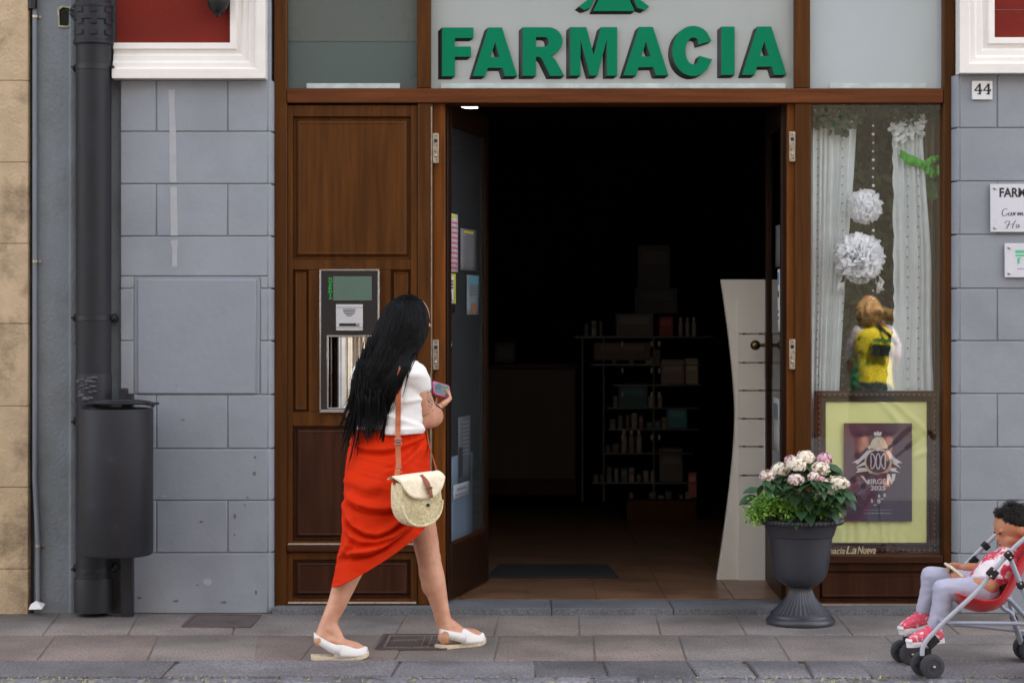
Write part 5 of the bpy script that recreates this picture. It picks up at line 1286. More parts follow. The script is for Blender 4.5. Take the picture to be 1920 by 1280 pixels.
foot(B, hF + dF * .012, aF, .21, anL); foot(B, hRr + dR * .016, aR, .205, anR, .032)
F1 = lambda u, v, z: hF + dF * u * .222 + Vector((-dF.y, dF.x, 0)) * v + Vector((0, 0, z))
F2 = lambda u, v, z: hRr + dR * u * .222 + Vector((-dR.y, dR.x, 0)) * v + Vector((0, 0, z))
bme = remesh(B, .0048, 5, 'body')
displace(bme, lambda c: .0012 * noise.noise(c * 18))
bme.materials.append(m_skin)
body = link('body', bme, wo, sharp=180)
bvh = BVHTree.FromPolygons([v.co.copy() for v in bme.vertices], [tuple(p.vertices) for p in bme.polygons])
# tattoos: inked lines lying on the skin
g = MB(); eye = Vector((0, CAMY, CAMZ))
def ink(px_pts, w_):
    last = None
    for p in catmull([Vector((a, b, 0)) for a, b in px_pts], 5):
        d = P(p.x, p.y, -1) - eye; d.normalize(); hit, nrm, i, ds = bvh.ray_cast(eye, d)
        if hit is None: last = None; continue
        hit = hit + nrm * .0007; 
        if last is not None and (hit - last[0]).length < .02:
            t = (hit - last[0]).normalized(); s_ = t.cross(nrm).normalized() * w_; g.quad(last[0] - s_, last[0] + s_, hit + s_, hit - s_)
        last = (hit, nrm)
for q, w_ in (([(788, 775), (783, 774), (780, 779), (784, 784), (789, 781)], .0013), ([(789, 780), (791, 777), (793, 781), (795, 777), (797, 780), (800, 776), (806, 776)], .0009), ([(810, 770), (815, 767)], .0011), ([(800, 731), (803, 740), (801, 748), (806, 757)], .0011), ([(806, 730), (809, 738), (805, 745), (810, 752), (808, 760)], .0012), ([(799, 738), (807, 735), (811, 743), (803, 750), (811, 757)], .001), ([(804, 752), (812, 750), (809, 762), (803, 760)], .001), ([(811, 731), (813, 740), (811, 746)], .001),
              ([(805, 1142), (809, 1147), (806, 1152), (812, 1157), (809, 1163)], .0014), ([(803, 1146), (812, 1148)], .0012), ([(806, 1155), (813, 1152)], .0012)): ink(q, w_)
g.build('tattoo', mat('tattoo_ink', C(86, 72, 72), .6, var=.15, vs=40), body, smooth=False)
g = MB(); c = wrR * .62 + elR * .38; t_ = (wrR - elR).normalized(); u_ = t_.orthogonal().normalized(); v_ = t_.cross(u_)
g.tube([c + (u_ * math.cos(a) + v_ * math.sin(a)) * .0395 + Vector((.007, 0, -.004)) for a in [6.283 * i / 24 for i in range(24)]], .0028, 8, closed=True); g.build('bracelet', M['black'], wo)
# t-shirt
B = MB(); rows = [r for r in trows[2:7]] + [(P(744, 674, -1.095), .092, .066)]
rows[0] = (P(729, 811, -1.105), .153, .104)
torso(B, rows, .011)
limb(B, [shR + Vector((-.03, .01, .0)), shR + Vector((.002, 0, -.01)), shR * .66 + elR * .34 + Vector((.0, 0, .01))], [.052, .061, .062], seg=24)
B2 = B
limb(B, [shL + Vector((.03, 0, 0)), shL, shL * .55 + elL * .45], [.05, .056, .054], seg=24)
tme = remesh(B, .0055, 7, 'tee')
def tee_fold(c):
    px = 960 + c.x * FPX / (c.y - CAMY); py = 590 + (CAMZ - c.z) * FPX / (c.y - CAMY)
    k = noise.noise(Vector((px * .02, py * .07, c.y * 6))) * .007
    if c.y < -1.1:
        k += .006 * math.exp(-((py - 782 - (px - 740) * .35) / 5) ** 2) + .005 * math.exp(-((py - 765 + (px - 700) * .2) / 4) ** 2)
        if 690 < py < 760: k -= .005 * math.exp(-(((px - 760) + (py - 720) * .14) / 3.5) ** 2)
    return k + .004 * math.exp(-((py - 805) / 3) ** 2)
displace(tme, tee_fold)
tee_bvh = BVHTree.FromPolygons([v.co.copy() for v in tme.vertices], [tuple(p.vertices) for p in tme.polygons])
tme.materials.append(m_tee); link('t_shirt', tme, wo, sharp=180)
# wrap skirt
def skirt_pt(t, th):
    """t 0 waist .. 1 hem; th angle, 0 = picture right, pi = picture left, -pi/2 towards the street"""
    lev = [((663, 806), (795, 806), .108, -1.105), ((652, 850), (804, 846), .125, -1.115), ((645, 903), (807, 888), .152, -1.13), ((641, 962), (806, 925), .158, -1.14), ((635, 1035), (803, 956), .162, -1.15), ((622, 1098), (797, 986), .165, -1.16)]
    ls = [l[0] for l in lev]; x = t * (len(lev) - 1); i = min(int(x), len(lev) - 2); f = x - i
    def cr(vals):
        a, b, c, d = vals[max(0, i - 1)], vals[i], vals[i + 1], vals[min(len(vals) - 1, i + 2)]
        return .5 * (2 * b + (c - a) * f + (2 * a - 5 * b + 4 * c - d) * f * f + (3 * b - a - 3 * c + d) * f ** 3)
    lx, ly, rx, ry, dp, yc = [cr(v) for v in ([l[0][0] for l in lev], [l[0][1] for l in lev], [l[1][0] for l in lev], [l[1][1] for l in lev], [l[2] for l in lev], [l[3] for l in lev])]
    u = (1 - math.cos(th)) / 2     # 0 at right, 1 at left
    px = rx + (lx - rx) * u; py = ry + (ly - ry) * u
    y = yc + dp * math.sin(th) * (1 if math.sin(th) < 0 else .85) - (.02 + .13 * t) * (u - .4)
    if math.sin(th) < 0: py += t ** 3 * 16 * -math.sin(th)
    return P(px, py, y)
def pl_dist(px, py, pl):
    best = 1e9; bu = 0; bs = 0
    for k in range(len(pl) - 1):
        ax, ay = pl[k]; bx_, by = pl[k + 1]; dx, dy = bx_ - ax, by - ay; L2 = dx * dx + dy * dy
        u = max(0, min(1, ((px - ax) * dx + (py - ay) * dy) / L2)); qx, qy = ax + dx * u - px, ay + dy * u - py; d = math.hypot(qx, qy)
        if d < best: best = d; bu = (k + u) / (len(pl) - 1); bs = 1 if dx * (py - ay) - dy * (px - ax) > 0 else -1
    return best * bs, bu
folds = [  # (curve in picture-scaled skirt coordinates, height m, width above, width below)
    ([(655, 824), (668, 836), (690, 843), (719, 845), (752, 838), (780, 826), (797, 816)], .0075, 9, 3.5),
    ([(796, 828), (778, 848), (759, 866), (742, 878), (722, 886)], .006, 8, 3),
    ([(648, 890), (660, 903), (690, 915), (720, 912)], .004, 14, 10),
    ([(646, 921), (656, 935), (672, 946), (695, 953), (720, 955), (752, 949), (778, 938)], .014, 11, 4),
    ([(648, 945), (654, 968), (666, 986), (688, 1000), (706, 1002), (727, 993), (748, 976), (768, 962)], .014, 8, 3.2),
    ([(650, 988), (660, 1006), (678, 1016), (706, 1015), (732, 1004), (757, 985), (778, 968)], .011, 7, 4),
    ([(641, 1040), (662, 1040), (690, 1036), (715, 1025), (742, 1007), (766, 985), (788, 968)], .02, 9, 3.2),
    ([(646, 935), (647, 965), (650, 1000), (655, 1030)], .008, 4, 6),
    ([(634, 1052), (650, 1030), (661, 1018)], .006, 6, 4)]
nt_, na_ = 150, 200; rings = []
for i in range(nt_ + 1):
    t = i / nt_; r_ = []
    for j in range(na_):
        th = 2 * math.pi * j / na_; p = skirt_pt(t, th)
        e = .004; du = skirt_pt(t, th + e) - p; dv = skirt_pt(min(1, t + e), th) - skirt_pt(max(0, t - e), th); n = du.cross(dv); n.normalize()
        c0 = Vector((P(720, 900, -1.13).x, -1.13, p.z)); 
        if n.dot(p - c0) < 0: n = -n
        s_ = FPX / (p.y - CAMY); px, py = 960 + p.x * s_, 590 + (CAMZ - p.z) * s_
        k = 0
        if math.sin(th) < .25:
            for pl, h_, wa, wb in folds:
                d, bu = pl_dist(px, py, pl); w_ = wa if d < 0 else wb
                k += h_ * math.exp(-(d / w_) ** 2) * min(1, bu * 5, (1 - bu) * 6 + .15) - h_ * .85 * math.exp(-((d - wb * 1.9) / (wb * 1.1)) ** 2) * min(1, bu * 5, (1 - bu) * 6)
            k *= 1.9 * max(0, min(1, (.25 - math.sin(th)) * 4))
        k += .0022 * noise.noise(Vector((px * .03, py * .05, 2))) + .0028 * noise.noise(Vector(((px + py * .4) * .018, (py - px * .25) * .11, 5))) * min(1, t * 3) + (.002 * math.sin(px * .55 + 3 * noise.noise(Vector((px * .03, 1, 0)))) * math.exp(-((t - .07) / .06) ** 2)) + .006 * math.exp(-((t - .012) / .02) ** 2)
        r_.append(p + n * k)
    rings.append(r_)
g = MB(); g.loft(rings, False, False); g.build('skirt', m_skirt, wo, sharp=180, solid=.003)
# shoes
def shoe(F, L, lift):
    o = None
    g = MB(); pr = [(0, .022), (.06, .032), (.2, .034), (.4, .033), (.6, .041), (.75, .044), (.88, .038), (.97, .024), (1.0, .008)]
    pr = [(q.x, q.y) for q in catmull([Vector((a, b, 0)) for a, b in pr], 4)]
    out = [(a * 1.06 - .03, b) for a, b in pr] + [(a * 1.06 - .03, -b) for a, b in pr[::-1]]
    cu = lambda u, z: z + .012 * max(0, (u - .8) / .2) ** 2 + (.004 * max(0, .2 - u) / .2 if lift else 0)
    rings = []
    for (z, k) in ((.0, .96), (.003, 1), (.007, .985), (.0095, 1), (.013, .985), (.016, .99)): rings.append([F(a, b * k, cu(a, z)) for a, b in out])
    g.loft(rings[::-1]); s_ = g.build('sole', m_jute, None, sharp=60); 
    g = MB(); rings = []
    for u, w_, h_ in ((.4, .036, .068), (.47, .04, .068), (.56, .044, .062), (.68, .0455, .052), (.8, .043, .042), (.9, .036, .034), (.97, .024, .026), (1.0, .008, .02)):
        rings.append([F(u - .02 * math.sin(a) * (1 if u < .45 else 0), w_ * math.cos(a), .015 + cu(u, 0) + (h_ - .0) * math.sin(a) ** .8 * (1 if True else 0)) for a in [math.pi * i / 20 for i in range(21)]])
    g.loft(rings, closed=False); up_ = g.build('upper', m_tee, wo, solid=.003, sharp=60)
    up_.name = 'shoe'; adopt(s_, up_)
    g = MB(); path = []; hh = lift
    for k in range(25):
        a = math.pi * k / 24; u = .5 - .5 * math.sin(a) ** .7; v = .041 * math.cos(a) if .02 < a < 3.12 else .043 * (1 if a < 1 else -1)
        zz = .046 + .026 * math.sin(a) + hh * math.sin(a) * .9; path.append((F(u * .94 + .03, v * (1 if u > .25 else .9), zz), .025 - .007 * math.sin(a)))
    r0 = [[p + Vector((0, 0, -w_)) for p, w_ in path], [p + Vector((0, 0, w_ * .7)) for p, w_ in path]]
    g.loft(r0, closed=False); g.build('heel_strap', m_tee, up_, solid=.003)
shoe(F1, .222, 0); shoe(F2, .222, .03)
hr_ = random.Random(5)
# hair: a solid mass with strands laid over it
def on_tee(px, py):
    d = (P(px, py, -1) - eye).normalized(); hit = tee_bvh.ray_cast(eye, d)[0]
    return hit - d * .005 if hit is not None else P(px, py, -1.2)
def over(px, py, y):
    """keep a strand outside the tee"""
    if py > 664:
        d = (P(px, py, -1) - eye).normalized(); hit = tee_bvh.ray_cast(eye, d)[0]
        if hit is not None and y > hit.y - .004: y = hit.y - .004 - .006 * hr_.random()
    return P(px, py, y)
lv = [(552, 755, 775, -1.055, .03), (560, 738, 789, -1.055, .062), (575, 722, 799, -1.055, .088), (592, 713, 804, -1.06, .1), (615, 703, 803, -1.075, .1), (640, 693, 795, -1.1, .085), (665, 679, 779, -1.135, .066), (690, 668, 766, -1.165, .052), (715, 660, 752, -1.18, .045), (740, 659, 742, -1.185, .04), (765, 663, 730, -1.19, .036), (790, 668, 719, -1.222, .03), (812, 674, 710, -1.248, .022), (834, 681, 701, -1.268, .012)]
def hair_at(py):
    for i in range(len(lv) - 1):
        if lv[i][0] <= py <= lv[i + 1][0]:
            u = (py - lv[i][0]) / (lv[i + 1][0] - lv[i][0]); return [a + (b - a) * u for a, b in zip(lv[i], lv[i + 1])]
    return list(lv[-1])
g = MB(); rings = []
for py in [552 + 222 * (i / 60) for i in range(61)]:
    _, xl, xr, yc, th = hair_at(py); c = (xl + xr) / 2; w_ = (xr - xl) / 2 * .84; rr_ = []
    for j in range(48):
        a = 6.28319 * j / 48; k = 1 + .05 * noise.noise(Vector((math.cos(a) * 5, math.sin(a) * 5, py * .012)))
        rr_.append(P(c + w_ * math.cos(a) * k, py, yc + th * .84 * math.sin(a) * k * (1 if math.sin(a) < 0 or py < 640 else .7)))
    rings.append(rr_)
g.loft(rings[::-1])
def strand(pts, r0):
    q = catmull(pts, 3); n = len(q); g.tube(q, [r0 * (1 - .75 * (i / (n - 1)) ** 2.2) for i in range(n)], 4)
for k in range(2300):
    u = hr_.uniform(-1, 1); u = math.copysign(abs(u) ** .8, u); end = hr_.triangular(700, 836, 808) - 75 * abs(u + .1) ** 1.6 * hr_.random(); side = hr_.random() < .82
    start = 553 + hr_.random() ** 1.5 * 60; du = hr_.gauss(0, .1); pts = []
    n = 11; wob = hr_.uniform(0, 6); wj = hr_.gauss(0, 1)
    for i in range(n):
        t = i / (n - 1); py = start + (end - start) * t; _, xl, xr, yc, th = hair_at(py); uu = max(-1, min(1, u + du * t + .03 * math.sin(t * 5 + wob)))
        c = (xl + xr) / 2; w_ = (xr - xl) / 2; y = yc - th * math.sqrt(max(0, 1 - uu * uu)) * 1.0 * (1 if side else -.6) + hr_.gauss(0, .003)
        pts.append(over(c + w_ * uu * (1 + .05 * wj * t), py, y) if side else P(c + w_ * uu, py, y))
    strand(pts, hr_.uniform(.0006, .0014))
for k in range(190):     # wisps blown to the left, and ends
    py0 = hr_.uniform(660, 760); _, xl, xr, yc, th = hair_at(py0); u = hr_.uniform(-.95, -.5); L = hr_.uniform(25, 75); dr = hr_.uniform(-.55, .0)
    x0 = (xl + xr) / 2 + (xr - xl) / 2 * u; pts = [P(x0 + 6, py0 - 40, yc - th * .4)]
    for t in (.0, .35, .7, 1): pts.append(P(x0 + dr * L * t ** 1.2 + 3 * math.sin(t * 3 + k), py0 + L * t * (1 - .1 * t), yc - th * .5 + hr_.uniform(-.01, .01)))
    strand(pts, hr_.uniform(.0008, .0016))
for k in range(46):     # loose locks standing off the outline
    py0 = hr_.uniform(715, 785); _, xl, xr, yc, th = hair_at(py0); u = hr_.choice((-.97, -.9, -.8, -.65, .9, .96)) + hr_.uniform(-.03, .03); L = hr_.uniform(45, 95); x0 = (xl + xr) / 2 + (xr - xl) / 2 * u; dr = hr_.uniform(-.34, -.05) if u < 0 else hr_.uniform(-.3, .02)
    for j in range(12):
        ox, oy = hr_.gauss(0, 1.1), hr_.gauss(0, .004); e_ = hr_.uniform(.8, 1.1); pts = [P(x0 + ox + (9 if u < 0 else -6), py0 - 45, yc - th * .3 + oy)]
        for t in (0, .35, .7, 1): pts.append(P(x0 + ox * (1 - .7 * t) + dr * L * e_ * t ** 1.3, py0 + L * e_ * t, yc - th * .75 + oy * (1 - .6 * t)))
        strand(pts, hr_.uniform(.0005, .0011))
for k in range(120):
    u = hr_.uniform(-.9, .9); py0 = hr_.uniform(745, 795); _, xl, xr, yc, th = hair_at(py0); x0 = (xl + xr) / 2 + (xr - xl) / 2 * u; L = hr_.uniform(20, 45); pts = [P(x0 + u * 4, py0 - 50, yc - th)]
    for t in (0, .5, 1): pts.append(over(x0 - u * 3 * t + hr_.uniform(-3, 3) * t - 2 * t, py0 + L * t, yc - th * .9 + hr_.uniform(-.006, .006)))
    strand(pts, hr_.uniform(.0007, .0014))
for q in ([(776, 665), (773, 680), (765, 700), (762, 712)], [(778, 664), (777, 678), (770, 692), (765, 708)], [(768, 670), (760, 700), (752, 730), (752, 744)], [(770, 672), (764, 705), (757, 735), (755, 745)], [(755, 700), (748, 730), (740, 760), (735, 772)], [(758, 690), (752, 720), (741, 745), (737, 760)]):
    for k in range(3): strand([on_tee(a + hr_.uniform(-1.2, 1.2), b) for a, b in q], .0012)
g.build('hair', m_hair, wo, sharp=180)
# ------------------------------------------------------------------ phone in her hand
ph = thing('mobile_phone', 'mobile phone in a pink case held by the walking woman', 'phone', tuple(pc))
pn = Vector((-.42, -.66, .62)).normalized(); pa = Vector((.62, .22, .6)); pa = (pa - pn * pa.dot(pn)).normalized(); pb = pn.cross(pa)
def rrect(mb, c, a, b, n, ha, hb, r, t0, t1, k=5):
    pr = []
    for (sx, sy, a0) in ((1, 1, 0), (-1, 1, 90), (-1, -1, 180), (1, -1, 270)):
        for i in range(k + 1): q = R(a0 + 90 * i / k); pr.append((sx * (ha - r) + r * math.cos(q), sy * (hb - r) + r * math.sin(q)))
    mb.loft([[c + a * x + b * y + n * t for x, y in pr] for t in (t0, t1)])
def phone(t, c, a, b, n, ha, hb, case, scr):
    g = MB(); rrect(g, c, a, b, n, ha, hb, .01, -.005, .004); g.build('case', case, t, bevel=.0015)
    g = MB(); rrect(g, c, a, b, n, ha - .005, hb - .005, .007, .003, .0047); g.build('screen', scr, t)
m_scr = mat('phone_screen', C(64, 84, 92), .12, var=.4, vs=30, coat=.8, emit=.12, col2=C(120, 124, 96), mask=(.5, .6), ms=18)
c1_ = [P(821, 721, -.9), P(846, 724, -.87), P(833, 745, -.93), P(811, 734, -.96)]
pa = ((c1_[1] - c1_[0]) + (c1_[2] - c1_[3])) / 4; pb0 = ((c1_[0] - c1_[3]) + (c1_[1] - c1_[2])) / 4; pcn = sum(c1_, Vector()) / 4
pn = pa.cross(pb0).normalized(); 
if pn.y > 0: pn = -pn
ua = pa.normalized(); ub = pn.cross(ua); phone(ph, pcn, ua, ub, pn, max(.042, pa.length), max(.036, abs(pb0.dot(ub)) * 1.05), mat('pink_case', C(206, 92, 150), .5, var=.04), m_scr)
# ------------------------------------------------------------------ straw bag
bag = thing('straw_handbag', 'round woven straw handbag with flap and tan strap at the woman\'s hip', 'handbag', tuple(P(786, 975, -1.38)))
yb_ = -1.38; sb_ = FPX / (yb_ - CAMY); ya_ = R(33); bu = Vector((math.cos(ya_), math.sin(ya_), 0)); bn = Vector((math.sin(ya_), -math.cos(ya_), 0)); tilt = Matrix.Rotation(R(4), 3, bn); bu = tilt @ bu; bz = tilt @ UP
bc = P(781, 940, yb_)
BF = lambda u, z_, k: bc + bu * u + bz * z_ + bn * k
Rb = .098; Tb = .046
m_straw = mat('woven_straw', C(252, 226, 184), .85, var=.24, vs=70, bump=.9, bs=150, col2=C(222, 190, 142), mask=(.5, .72), ms=48)
m_straw2 = mat('pale_woven_straw', C(246, 228, 200), .85, var=.12, vs=50, bump=.5, bs=150)
def outline(th):     # D shape: rounded foot, straighter sides to a flat top
    x, z_ = math.cos(th), math.sin(th)
    if z_ > 0: return (Rb * math.copysign(abs(x) ** .35, x), .085 * min(1, z_ * 1.6))
    return (Rb * math.copysign(abs(x) ** .9, x), -.098 * abs(z_) ** .95)
g = MB(); rings = []; nb = 80
for q in range(31):
    v = -1 + 2 * q / 30; k = 1 - .10 * abs(v) ** 6; ridge = .0016 * math.cos(q * 2.2)
    rings.append([BF(outline(6.28319 * j / nb)[0] * (k + ridge * 4), outline(6.28319 * j / nb)[1] * (k + ridge * 4) , Tb * v) for j in range(nb)])
g.loft(rings, False, False)
for sgn in (1, -1):     # coiled faces
    rr2 = []
    for q in range(45):
        f = 1 - q / 44 * .985; kk = (1 - .10) * f; bul = Tb + .008 * (1 - f * f) + .0019 * math.cos(q * 2.25)
        if q == 0: bul = Tb
        rr2.append([BF(outline(6.28319 * j / nb)[0] * kk, (outline(6.28319 * j / nb)[1] + .02) * kk - .02, sgn * bul) for j in range(nb)])
    g.loft(rr2, False, True, flip=(sgn < 0))
g.tube([BF(outline(a)[0] * .94, outline(a)[1] * .94, Tb) for a in [6.28319 * (.5 + .5 * i / 60) for i in range(61)]], .0055, 8)
g.build('bag_body', m_straw, bag, sharp=180)
g = MB(); rings = []
for q in range(13):
    v = q / 12; k_ = []
    for j in range(31):
        u = -1 + 2 * j / 30; wl = math.sqrt(max(0, 1 - abs(u) ** 2.6)); s_ = v * (.03 + .125 * wl)   # arc length from the back edge over the top
        if s_ < .07: kk = -Tb * .9 + s_ / .07 * (Tb * 1.9 + .004); zz = .098 + .014 * math.sin(math.pi * min(1, s_ / .07))
        else: kk = Tb + .008 + .012 * min(1, (s_ - .07) / .08); zz = .098 - (s_ - .07) * .97
        k_.append(BF(u * Rb * 1.1 + .004, zz + .001 * math.cos(v * 40), kk))
    rings.append(k_)
g.loft(rings, closed=False); g.build('flap', m_straw2, bag, solid=.005, sharp=180)
g = MB()
def band(mb, pts, w_, nrm, th=.0025):
    q = catmull(pts, 4); rings = []
    for i in range(len(q)):
        d = (q[min(len(q) - 1, i + 1)] - q[max(0, i - 1)]).normalized(); s_ = d.cross(nrm).normalized() * w_ * (.5 if not callable(w_) else 1); n_ = s_.cross(d).normalized() * th * .5
        rings.append([q[i] - s_ - n_, q[i] + s_ - n_, q[i] + s_ + n_, q[i] - s_ + n_])
    mb.loft(rings)
fk = Tb + .026
band(g, [BF(.005, .108, .035), BF(.012, .085, fk - .006), BF(.018, .06, fk + .002), BF(.022, .035, fk + .004)], .019, bn, .004); band(g, [BF(.018, .058, fk + .003), BF(.022, .034, fk + .007), BF(.025, .018, fk + .006)], .015, bn, .003)
ft = g.build('flap_tab', mat('cognac_leather', C(140, 70, 44), .5, var=.15, vs=30), bag, bevel=.001)
g = MB(); g.obox(BF(.0175, .058, fk + .006), bu * .013, bz * .004, bn * .003); g.build('tab_buckle', M['brass'], ft)
g = MB(); c = BF(.02, -.012, Tb + .011); g.ell(c, .007, seg=14, rg=8); g.build('button', M['black'], bag)
g = MB()
sx = lambda px, py, y: P(px, py, y)
path = [BF(-Rb * .95, .08, 0), sx(747, 872, -1.33), sx(746.5, 850, -1.3), sx(746, 826, -1.285), sx(746, 812, -1.27), on_tee(746, 802), on_tee(746.3, 790), on_tee(746.5, 775), on_tee(746.8, 755), on_tee(747, 735), on_tee(748, 715), on_tee(750, 700), on_tee(753, 690), sx(757, 676, -1.2), sx(765, 668, -1.15), sx(772, 672, -1.06)]
band(g, path, .021, Vector((0, 1, 0)), .0035)
band(g, [sx(773, 674, -1.05), sx(790, 745, -1.0), sx(797, 790, -1.02), sx(805, 835, -1.12), sx(815, 868, -1.24), sx(821, 890, -1.3), BF(Rb * .95, .08, 0)], .012, Vector((.8, -.6, 0)), .003)
g.build('shoulder_strap', m_tan, bag)
g = MB(); c = sx(746.3, 827, -1.292)
g.tube([c + Vector((x, -.002, z_)) for x, z_ in ((-.015, -.011), (.015, -.011), (.015, .011), (-.015, .011))], .0022, 8, closed=True); g.box(c.x - .012, c.x + .012, c.y - .004, c.y + .002, c.z - .003, c.z + .003); c = sx(748, 880, -1.345)
g.tube([c + Vector((x, -.002, z_)) for x, z_ in ((-.012, -.01), (.012, -.01), (.012, .008), (-.012, .008))], .002, 8, closed=True); g.build('buckle', M['nickel'], bag)
# ------------------------------------------------------------------ pushchair
YN, YFa = -1.69, -1.33
st = thing('pushchair', 'light folding pushchair with red seat and pale tube frame rolling past the flower urn', 'pushchair', (P(1850, 1250, -1.5).x, -1.5, 0))
m_tube = mat('pale_grey_paint', C(176, 178, 190), .35, var=.05, coat=.3); m_tube2 = mat('grey_tube_paint', C(150, 156, 172), .4, var=.06, coat=.3)
m_redf = mat('red_canvas', C(196, 14, 28), .75, var=.08, vs=14, bump=.15, bs=220, sheen=.2)
m_rub = mat('grey_rubber', C(58, 58, 64), .7, var=.12, vs=20); m_hub = mat('hub_grey', C(52, 52, 58), .5)
def tb(mb, pts, y, r=.0105, n=5, ys=None): mb.tube(catmull([P(a, b, (y if ys is None else ys[i])) for i, (a, b) in enumerate(pts)], n), r, 12)
g = MB(); tb(g, [(1729, 1228), (1730, 1214), (1738, 1199), (1752, 1184), (1771, 1164), (1830, 1110), (1858, 1076), (1892, 1036), (1922, 1008), (1980, 960), (2010, 935)], YN, .0092); g.build('frame_tube', m_tube, st)
g = MB(); tb(g, [(1694, 1212), (1697, 1196), (1708, 1181), (1727, 1161), (1780, 1095), (1811, 1057), (1848, 1021), (1868, 1001), (1900, 972), (1960, 924)], YFa, .0088); g.build('frame_tube', m_tube, st)
g = MB()
for pts, y in (([(1892, 1040), (1913, 1094), (1942, 1170), (1966, 1240)], YN), ([(1876, 1012), (1886, 1060), (1898, 1152), (1915, 1206)], YFa)): tb(g, pts, y, .01)
g.each('rear_leg', m_tube2, st)
g = MB(); tb(g, [(1774, 1167), (1902, 1168), (1940, 1170)], YN + .01, .0075); tb(g, [(1786, 1171), (1818, 1172), (1925, 1184), (1960, 1190)], YFa - .02, .0075)
tb(g, [(1876, 1123), (1888, 1121), (1899, 1130), (1930, 1164), (1960, 1196)], 0, .0095, ys=[-1.62, -1.62, -1.6, -1.5, -1.4]); tb(g, [(1872, 1128), (1882, 1140), (1898, 1153), (1915, 1200)], 0, .009, ys=[-1.4, -1.4, -1.38, -1.34])
a, b = P(1770, 1166, YN), P(1738, 1150, YFa); g.tube([a, b], .008, 10); g.each('cross_brace', m_tube2, st)
g = MB()
for (a_, b_, y) in (((2005, 939), (2040, 905), YN), ((1958, 926), (1998, 892), YFa)):
    p, q = P(*a_, y), P(*b_, y); g.tube(catmull([p, q, q + Vector((.035, 0, .012)), q + Vector((.06, 0, -.015))], 5), .015, 12, ends='round')
g.each('handle_grip', M['black'], st)
g = MB()
def blk(px, py, y, dx, dz, L, w_):
    d = Vector((dx, 0, dz)).normalized(); n = Vector((-d.z, 0, d.x)); g.obox(P(px, py, y), d * L / 2, n * w_ / 2, Vector((0, .016, 0)))
blk(1861, 1074, YN - .004, .6, .75, .036, .036); blk(1892, 1041, YN - .004, .7, .7, .03, .032); blk(1848, 1023, YFa, .7, .7, .026, .03); blk(1825, 1050, YFa, .7, .7, .036, .03); blk(1914, 1096, YN - .002, .4, -.9, .026, .028); blk(1901, 1158, YFa, .4, -.9, .022, .026)
blk(1748, 1202, YN + .02, .75, .66, .05, .034); blk(1719, 1172, YFa + .01, .75, .66, .045, .034); blk(1886, 1100, -1.6, 1, .3, .04, .02)
g.each('black_joint', M['black'], st, bevel=.004)
g = MB()
for px, py in ((1864, 1068), (1858, 1080), (1890, 1036), (1895, 1045), (1914, 1094)): g.ell(P(px, py, YN - .021), .0045, seg=10, rg=6)
g.each('rivet', M['nickel'], st)
# hammock seat
E = [(1778, 1102), (1800, 1108), (1831, 1114), (1854, 1110), (1873, 1080), (1893, 1040), (1916, 1014), (1945, 990)]; Cc = [(1779, 1106), (1800, 1134), (1838, 1143), (1872, 1130), (1894, 1099), (1915, 1062), (1938, 1020), (1960, 978)]
E = catmull([Vector((*p, 0)) for p in E], 5); Cc = catmull([Vector((*p, 0)) for p in Cc], 5)
g = MB(); rings = []
for e, c in zip(E, Cc):
    r_ = []
    for k in range(21):
        u = -1 + 2 * k / 20; q = 1 - abs(u) ** 3.2; y = -1.51 + u * .163; x = e.x + (c.x - e.x) * q; py = e.y + (c.y - e.y) * q
        p = P(x, py, -1.51); r_.append(Vector((p.x, y, p.z + .0025 * noise.noise(Vector((p.x * 30, y * 25, p.z * 30))))))
    rings.append(r_)
g.loft(rings, closed=False); g.build('seat', m_redf, st, solid=.004, sharp=180)
g = MB()
for (px, py, y) in ((1748, 1247, YN), (1707, 1231, YFa), (1966, 1262, YN), (1930, 1216, YFa)):
    pass
def wheel(c, r, w_, ax):
    ax = Vector(ax).normalized(); u = UP.cross(ax).normalized(); v = ax.cross(u)
    def lt(prof): mb = MB(); mb.loft([[c + u * (rr * math.cos(6.28319 * j / 36)) + v * (rr * math.sin(6.28319 * j / 36)) + ax * h_ for j in range(36)] for rr, h_ in prof], True, True); return mb
    wv = lt([(r * .62, -w_ * .5), (r * .86, -w_ * .52), (r * .96, -w_ * .42), (r, -w_ * .2), (r, w_ * .2), (r * .96, w_ * .42), (r * .86, w_ * .52), (r * .62, w_ * .5)]).build('wheel', m_rub, st)
    h_ = MB()
    for sgn in (-1, 1): h_.loft([[c + u * (rr * math.cos(6.28319 * j / 30)) + v * (rr * math.sin(6.28319 * j / 30)) + ax * q * sgn for j in range(30)] for rr, q in ((r * .64, w_ * .505), (r * .62, w_ * .56), (r * .56, w_ * .56), (r * .5, w_ * .48), (r * .2, w_ * .5), (r * .16, w_ * .66), (r * .06, w_ * .68))], True, True, flip=(sgn < 0))
    h_.build('hub', m_hub, wv)
    q = MB(); q.ell(c - ax * w_ * .7, .006, seg=10, rg=6); q.ell(c + ax * w_ * .7, .006, seg=10, rg=6); q.each('axle_cap', M['nickel'], wv)
axd = (-.16, 1, 0)
def pair(px, py, y, dx, r=.0475):
    c = P(px, py, y); c.z = r + .001; wheel(c, r, .03, axd); c2 = c + Vector((dx, .062, 0)); wheel(c2, r, .03, axd)
    g = MB(); m_ = (c + c2) / 2; g.obox(m_ + Vector((.0, 0, .03)), Vector((.014, .0, 0)), Vector((0, .011, 0)), Vector((0, 0, .034))); g.tube([c, c2], .007, 8); g.obox(m_ + Vector((-.02, -.012, .0)), Vector((.03, 0, -.012)), Vector((0, .006, 0)), Vector((.004, 0, .01))); g.build('caster_fork', M['black'], st, bevel=.003)
